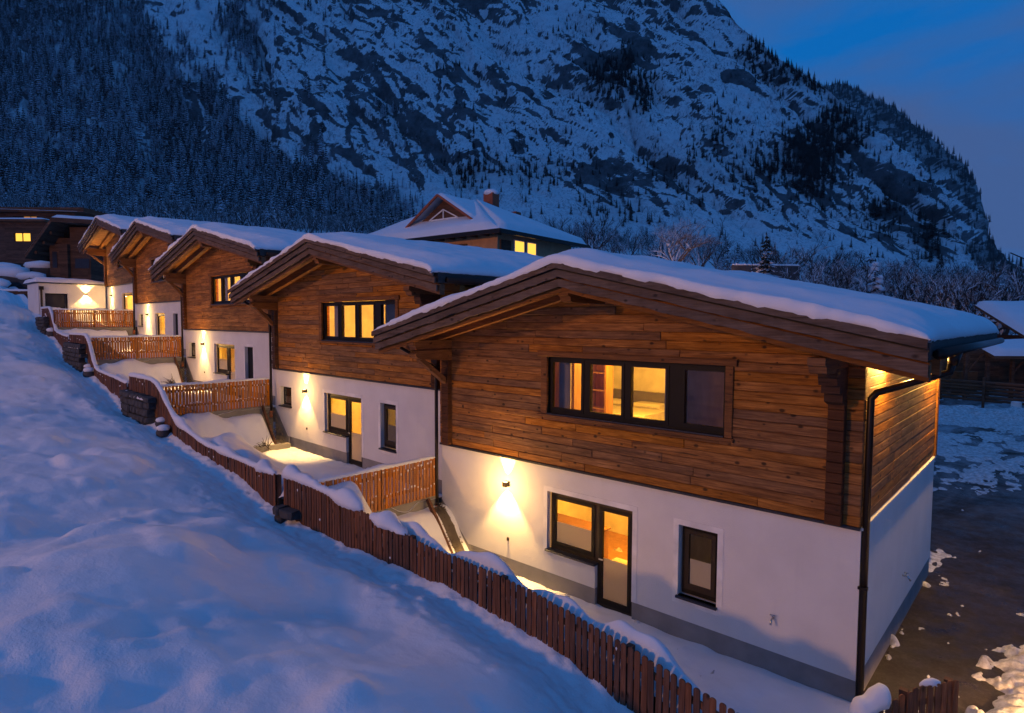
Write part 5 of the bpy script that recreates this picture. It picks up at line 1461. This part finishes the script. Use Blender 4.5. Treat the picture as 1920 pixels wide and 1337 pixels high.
# sample evenly over the picture-independent surface area of the face
area = MDD * np.abs(np.gradient(MZ, axis=1)) + .2 * MDD
wgt = (dens ** 1.2) * area; wgt = wgt.ravel() / wgt.sum()
NT = 15500
sel = RNG.choice(wgt.size, NT, replace=False, p=wgt)
trees = []
for i in sel:
    a, b_ = np.unravel_index(i, MPX.shape)
    px, py = MPX[a, b_], MPY[a, b_]
    h = (RNG.uniform(7.0, 14.5) if px < 620 else RNG.uniform(4.5, 10.0) if dens[a, b_] > .5 else RNG.uniform(3.0, 6.5)) * (1.0 if py > 150 else .85)
    trees.append((MX[a, b_], MY[a, b_], MZ[a, b_] - .4, RNG.uniform(0, 6.28), h, MDD[a, b_], px))
# trees standing on the meadow at the foot of the face
for _ in range(420):
    px = RNG.uniform(-120, 800); d = RNG.uniform(215, 300)
    x, y = to_world(px, d); trees.append((x, y, float(hill_z(px, d)) - .4, RNG.uniform(0, 6.28), RNG.uniform(5, 12), d, px))
inframe = lambda t: -20 < t[6] < 1940
trees.sort(key=lambda t: -(t[4] / t[5]) if inframe(t) else 0)
IND, REST = trees[:296], trees[296:]
def where_label(px, py):
    a = 'far left' if px < 200 else 'left' if px < 420 else 'left middle' if px < 640 else 'middle' if px < 1000 else 'right middle' if px < 1400 else 'right'
    return a
first_of = {}
for n_, t in enumerate(IND):
    v_ = n_ % 4
    dk_ = t[6] > 820 and t[5] > D0
    o = bpy.data.objects.new('conifer', CON_D[v_ % 2] if dk_ else CON[v_]); C.objects.link(o)
    o.location = t[:3]; o.rotation_euler = (0, 0, t[3]); o.scale = (t[4] * RNG.uniform(.85, 1.2),) * 2 + (t[4],)
    first_of.setdefault(('d', v_ % 2) if dk_ else v_, o)
    px_, py_ = t[6], HZ - F_ * (t[2] - EYE) / t[5]
    if t[5] < D0: la, gr = 'snow dusted conifer standing on the meadow edge at the mountain foot', 'conifers at the mountain foot'
    elif px_ < 400 and py_ < 200: la, gr = 'snow dusted conifer high in the dense forest at the upper left', 'conifers high in the left forest'
    elif px_ < 400: la, gr = 'snow dusted conifer low in the dense forest above the far chalets', 'conifers low in the left forest'
    elif px_ < 820: la, gr = 'snow dusted conifer in the forest tongue above the middle chalet roofs', 'conifers in the forest tongue behind the roofs'
    elif py_ - skyline(px_, SKY1) < 40: la, gr = 'dark conifer standing out on the skyline of the cliff', 'conifers on the skyline'
    else: la, gr = 'dark conifer clinging to a ledge of the snowy cliff', 'conifers on the cliff ledges'
    tag(o, la, 'tree', gr)
REST_L = [t for t in REST if not (t[6] > 820 and t[5] > D0)]; REST_D = [t for t in REST if t[6] > 820 and t[5] > D0]
if ('d', 0) not in first_of or ('d', 1) not in first_of:
    for v_ in range(2):
        t = max(REST_D, key=lambda q_: q_[4]); REST_D.remove(t)
        o = bpy.data.objects.new('conifer', CON_D[v_]); C.objects.link(o); o.location = t[:3]; o.scale = (t[4],) * 3
        tag(o, 'dark conifer clinging to a ledge of the snowy cliff', 'tree', 'conifers on the cliff ledges'); first_of[('d', v_)] = o
for v_ in range(2):
    inst_cloud('cliff_conifers', 'scattered dark conifers on the ledges of the snowy cliff', first_of[('d', v_)], [t[:5] for t in REST_D[v_::2]], 'conifer')
for v_ in range(4):
    inst_cloud('conifer_forest', 'dark mass of snow dusted conifers on the mountainside', first_of[v_], [t[:5] for t in REST_L[v_::4]], 'conifer')
FPY = HZ - F_ * (FZ - EYE) / FDD
fd = (FDD <= FDC + 3) * np.clip(1.25 - (FPY - skyline(FPX, SKY2)) / 55.0, 0, 1) * (FPX < 1860) + .10 * (FDD <= FDC) * (FPY < 480) + .8 * (FDD <= FDC) * (FPY > 455)
wf = (fd * FDD).ravel(); wf = wf / wf.sum()
far_pts = []
for i in RNG.choice(wf.size, 5200, replace=True, p=wf):
    a, b_ = np.unravel_index(i, FPX.shape)
    far_pts.append((FX[a, b_] + RNG.uniform(-4, 4), FY[a, b_] + RNG.uniform(-4, 4), FZ[a, b_] - 1.0, RNG.uniform(0, 6.28), RNG.uniform(9, 19)))
inst_cloud('far_forest', 'dark wooded top of the second mountain shoulder', first_of[('d', 0)], far_pts, 'conifer')
# frosted bare trees and bushes
bare = []
for _ in range(620):
    px = RNG.uniform(-100, 760); d = RNG.uniform(190, 305)
    x, y = to_world(px, d); bare.append((x, y, float(hill_z(px, d)) - .3, RNG.uniform(0, 6.28), RNG.uniform(4, 10), d, px))
for _ in range(430):
    px = RNG.uniform(1040, 1960); d = RNG.uniform(150, 302) if px < 1480 else RNG.uniform(85, 290)
    x, y = to_world(px, d); bare.append((x, y, float(hill_z(px, d)) - .3, RNG.uniform(0, 6.28), RNG.uniform(3, 7.5) * (RNG.choice([.8, 1.3, 1.9]) if d > 150 else .8), d, px))
for _ in range(240):
    px = RNG.uniform(560, 1180); d = RNG.uniform(240, 305)
    x, y = to_world(px, d); bare.append((x, y, float(hill_z(px, d)) - .3, RNG.uniform(0, 6.28), RNG.uniform(4, 9), d, px))
for _ in range(900):
    a, b_ = RNG.integers(0, MPX.shape[0]), RNG.integers(0, 150)
    if vis[a, b_]: bare.append((MX[a, b_], MY[a, b_], MZ[a, b_] - .3, RNG.uniform(0, 6.28), RNG.uniform(2.5, 6), MDD[a, b_], MPX[a, b_]))
bare.sort(key=lambda t: -(t[4] / t[5]) if inframe(t) else 0)
fo = {}
for n_, t in enumerate(bare[:290]):
    o = bpy.data.objects.new('bare_tree', BARE[n_ % 3]); C.objects.link(o)
    o.location = t[:3]; o.rotation_euler = (0, 0, t[3]); o.scale = (t[4] * 1.1,) * 2 + (t[4],)
    fo.setdefault(n_ % 3, o)
    if t[6] < 640: la, gr = 'frosted bare tree in the grey woodland below the left forest', 'bare trees below the left forest'
    elif t[6] < 1100: la, gr = 'frosted bare tree at the cliff foot around the hipped roof', 'bare trees around the guest house'
    else: la, gr = 'frosted bare tree below the cliff beyond the long snowy roof', 'bare trees beyond the long roof'
    tag(o, la, 'tree', gr)
for v_ in range(3):
    inst_cloud('bare_woodland', 'grey tangle of frosted bare trees below the cliff', fo[v_], [t[:5] for t in bare[290:][v_::3]], 'bare')

def special(name, label, px, d, h, parts, wide=1.0, sink=.3, zfix=None):
    x, y = to_world(px, d); z = float(hill_z(px, d)) - sink if zfix is None else zfix
    r = thing(name, label, 'tree', (x, y, z)); 
    for nm, me in parts:
        o = obj(nm, me, r); o.scale = (h * wide, h * wide, h)
    return r
def trunk_mesh(seed, r=.02, top=.95): return mesh('trunk', *(lambda b: (b.v, b.f))(MB().tube([(0, 0, -.05), (.004, 0, top * .5), (0, 0, top)], r, 7, r * .2)), M['bark'])
special('fruit_tree', 'spreading bare tree with reddish snow covered branches above the roof ridge', 1262, 148, 16.0, [('trunk', trunk_mesh(1, .035, .30)), ('crown', bare_mesh('crown', 71, M['twig_snowy'], 5, .85, .017, 10, -.10))], 1.15)
special('spruce', 'tall dark open branched spruce in front of the cliff right of the bare snowy tree', 1432, 130, 14.5, [('trunk', trunk_mesh(2)), ('crown', conifer_mesh('crown', 91, 15, .24, .18, False))])
for px_, d_, lab_, pw_ in ((1300, 130, 'street lamp hidden behind the long roof, lighting the bare fruit tree', 5000), (1715, 74, 'street lamp hidden behind the long roof, lighting the bushes at the right', 1500)):
    x, y = to_world(px_, d_); z = float(hill_z(px_, d_))
    l_ = thing('street_lamp', lab_, 'street lamp', (x, y, z - .3))
    MB().tube([(0, 0, 0), (0, 0, 4.5)], .07, 8, .05).build('pole', M['metal'], l_, True)
    MB().cbox(-.2, .2, -.3, .3, 4.72, 4.85).build('lamp_head', M['metal'], l_)
    MB().box(-.12, .12, -.2, .2, 4.69, 4.719).build('lens', M['lamp_lens'], l_)
    lamp_point('street_light', (0, 0, 4.6), pw_, l_, (1.0, .48, .22), .3)
R = random.Random(77)
for i in range(16):
    px_ = R.uniform(1290, 1900); d_ = R.uniform(110, 280); x, y = to_world(px_, d_); h_ = R.uniform(6, 15)
    o = bpy.data.objects.new('conifer', CON[i % 4]); C.objects.link(o)
    o.location = (x, y, float(hill_z(px_, d_)) - .4); o.scale = (h_ * 1.15, h_ * 1.15, h_); o.rotation_euler = (0, 0, R.random() * 6)
    tag(o, 'dark conifer standing among the frosted trees beyond the long roof', 'tree', 'conifers among the frosted trees beyond the roof')
# young conifer weighed down with lumps of snow
x, y = to_world(1636, 62)
r = thing('young_conifer', 'young dark conifer loaded with big round lumps of snow beyond the roof', 'tree', (x, y, 2.2))
o = obj('trunk', trunk_mesh(3), r); o.scale = (7.4,) * 3
o = obj('crown', conifer_mesh('crown', 95, 12, .26, .3, False), r); o.scale = (7.4,) * 3
R = random.Random(8)
for i in range(16):
    a = R.random() * 6.28; f = R.uniform(.25, .97); rr = .26 * (1 - f) * 7.4 * R.uniform(.5, .95)
    me = blob('snow_lump', R.uniform(.22, .42), 60 + i, 2, (1, 1, .75), .3); me.materials.append(M['snow']); obj('snow_lump', me, r, (math.cos(a) * rr, math.sin(a) * rr, f * 7.0))
# leafy bushes with clotted snow at the right
BUSH = [bare_mesh('bush', 50 + i, M['twig'], 4, .95, .02, 7, .0) for i in range(2)]
R = random.Random(21)
for i in range(46):
    px = R.uniform(1480, 1900); d = R.uniform(56, 95)
    x, y = to_world(px, d)
    o = bpy.data.objects.new('bush', BUSH[i % 2]); C.objects.link(o)
    top = EYE + (602 - R.choice([R.uniform(470, 530), R.uniform(520, 575)])) / F_ * d
    z0 = float(hill_z(px, d)) - .4; h = max(2.5, top - z0)
    o.location = (x, y, z0); o.scale = (h * .8, h * .8, h); o.rotation_euler = (0, 0, R.random() * 6)
    tag(o, 'dense frosted bush among many beyond the snowy roof at the right', 'bush', 'frosted bushes beyond the roof at the right')
# small things far off at the right
x, y = to_world(1432, 140)
o = MB().box(-8, 8, -.3, .3, 0, 5.2).build('road_wall', M['stone'], None); o.location = (x, y, 10.6); o.rotation_euler = (0, 0, HD + .1); tag(o, 'dark roadside wall with a snowy top just above the long roof', 'wall')
snow_ribbon('snow_cap', [(-7.9, 0, 5.2), (7.9, 0, 5.2)], o, wd=.4, th=.35, seed=4)
x, y = to_world(1862, 142)
hu = thing('hut', 'small hut with snowy gable roof far off at the right', 'hut', (x, y, 7.6), HD)
MB().box(-2.4, 2.4, -2, 2, 0, 2.6).build('wall', M['wood_dark'], hu)
MB().prism_x([(-2.6, 2.4), (0, 4.3), (2.6, 2.4), (2.6, 2.3), (0, 4.1), (-2.6, 2.3)], -3, 3).build('roof', M['wood_dark'], hu)
snowslab([(-3, -2.6, 2.42), (3, -2.6, 2.42), (3, 0, 4.32), (-3, 0, 4.32)], .3, 'snow_layer', hu, 12, 3); snowslab([(-3, 0, 4.32), (3, 0, 4.32), (3, 2.6, 2.42), (-3, 2.6, 2.42)], .3, 'snow_layer', hu, 12, 3)
x, y = to_world(1907, 330)
cr_ = thing('crane', 'tiny tower crane far off against the sky at the right edge', 'crane', (x, y, 12), HD)
MB().box(-.35, .35, -.35, .35, 0, 26).build('mast', M['metal'], cr_)
jb = MB().tube([(2.5, 0, 25), (-6, 0, 28.5)], .35, 4); jb.build('jib', M['metal'], cr_); MB().box(1.6, 2.8, -.5, .5, 24.2, 25.4).build('counterweight', M['concrete'], cr_)

# evening haze between the houses and the cliff
hz = MB().box(-1900, 900, -120, 1700, -7.2, 760).build('haze', None, None)
q = bpy.data.materials.new('evening_haze'); q.use_nodes = True; q.node_tree.nodes.clear()
ho = q.node_tree.nodes.new('ShaderNodeOutputMaterial'); hv = q.node_tree.nodes.new('ShaderNodeVolumePrincipled')
hv.inputs['Color'].default_value = (0.85, 0.9, 1.0, 1); hv.inputs['Density'].default_value = 0.00010; hv.inputs['Anisotropy'].default_value = 0.2
q.node_tree.links.new(hv.outputs[0], ho.inputs['Volume'])
hz.data.materials.append(q)
tag(hz, kind='stuff', label='thin blue evening haze')
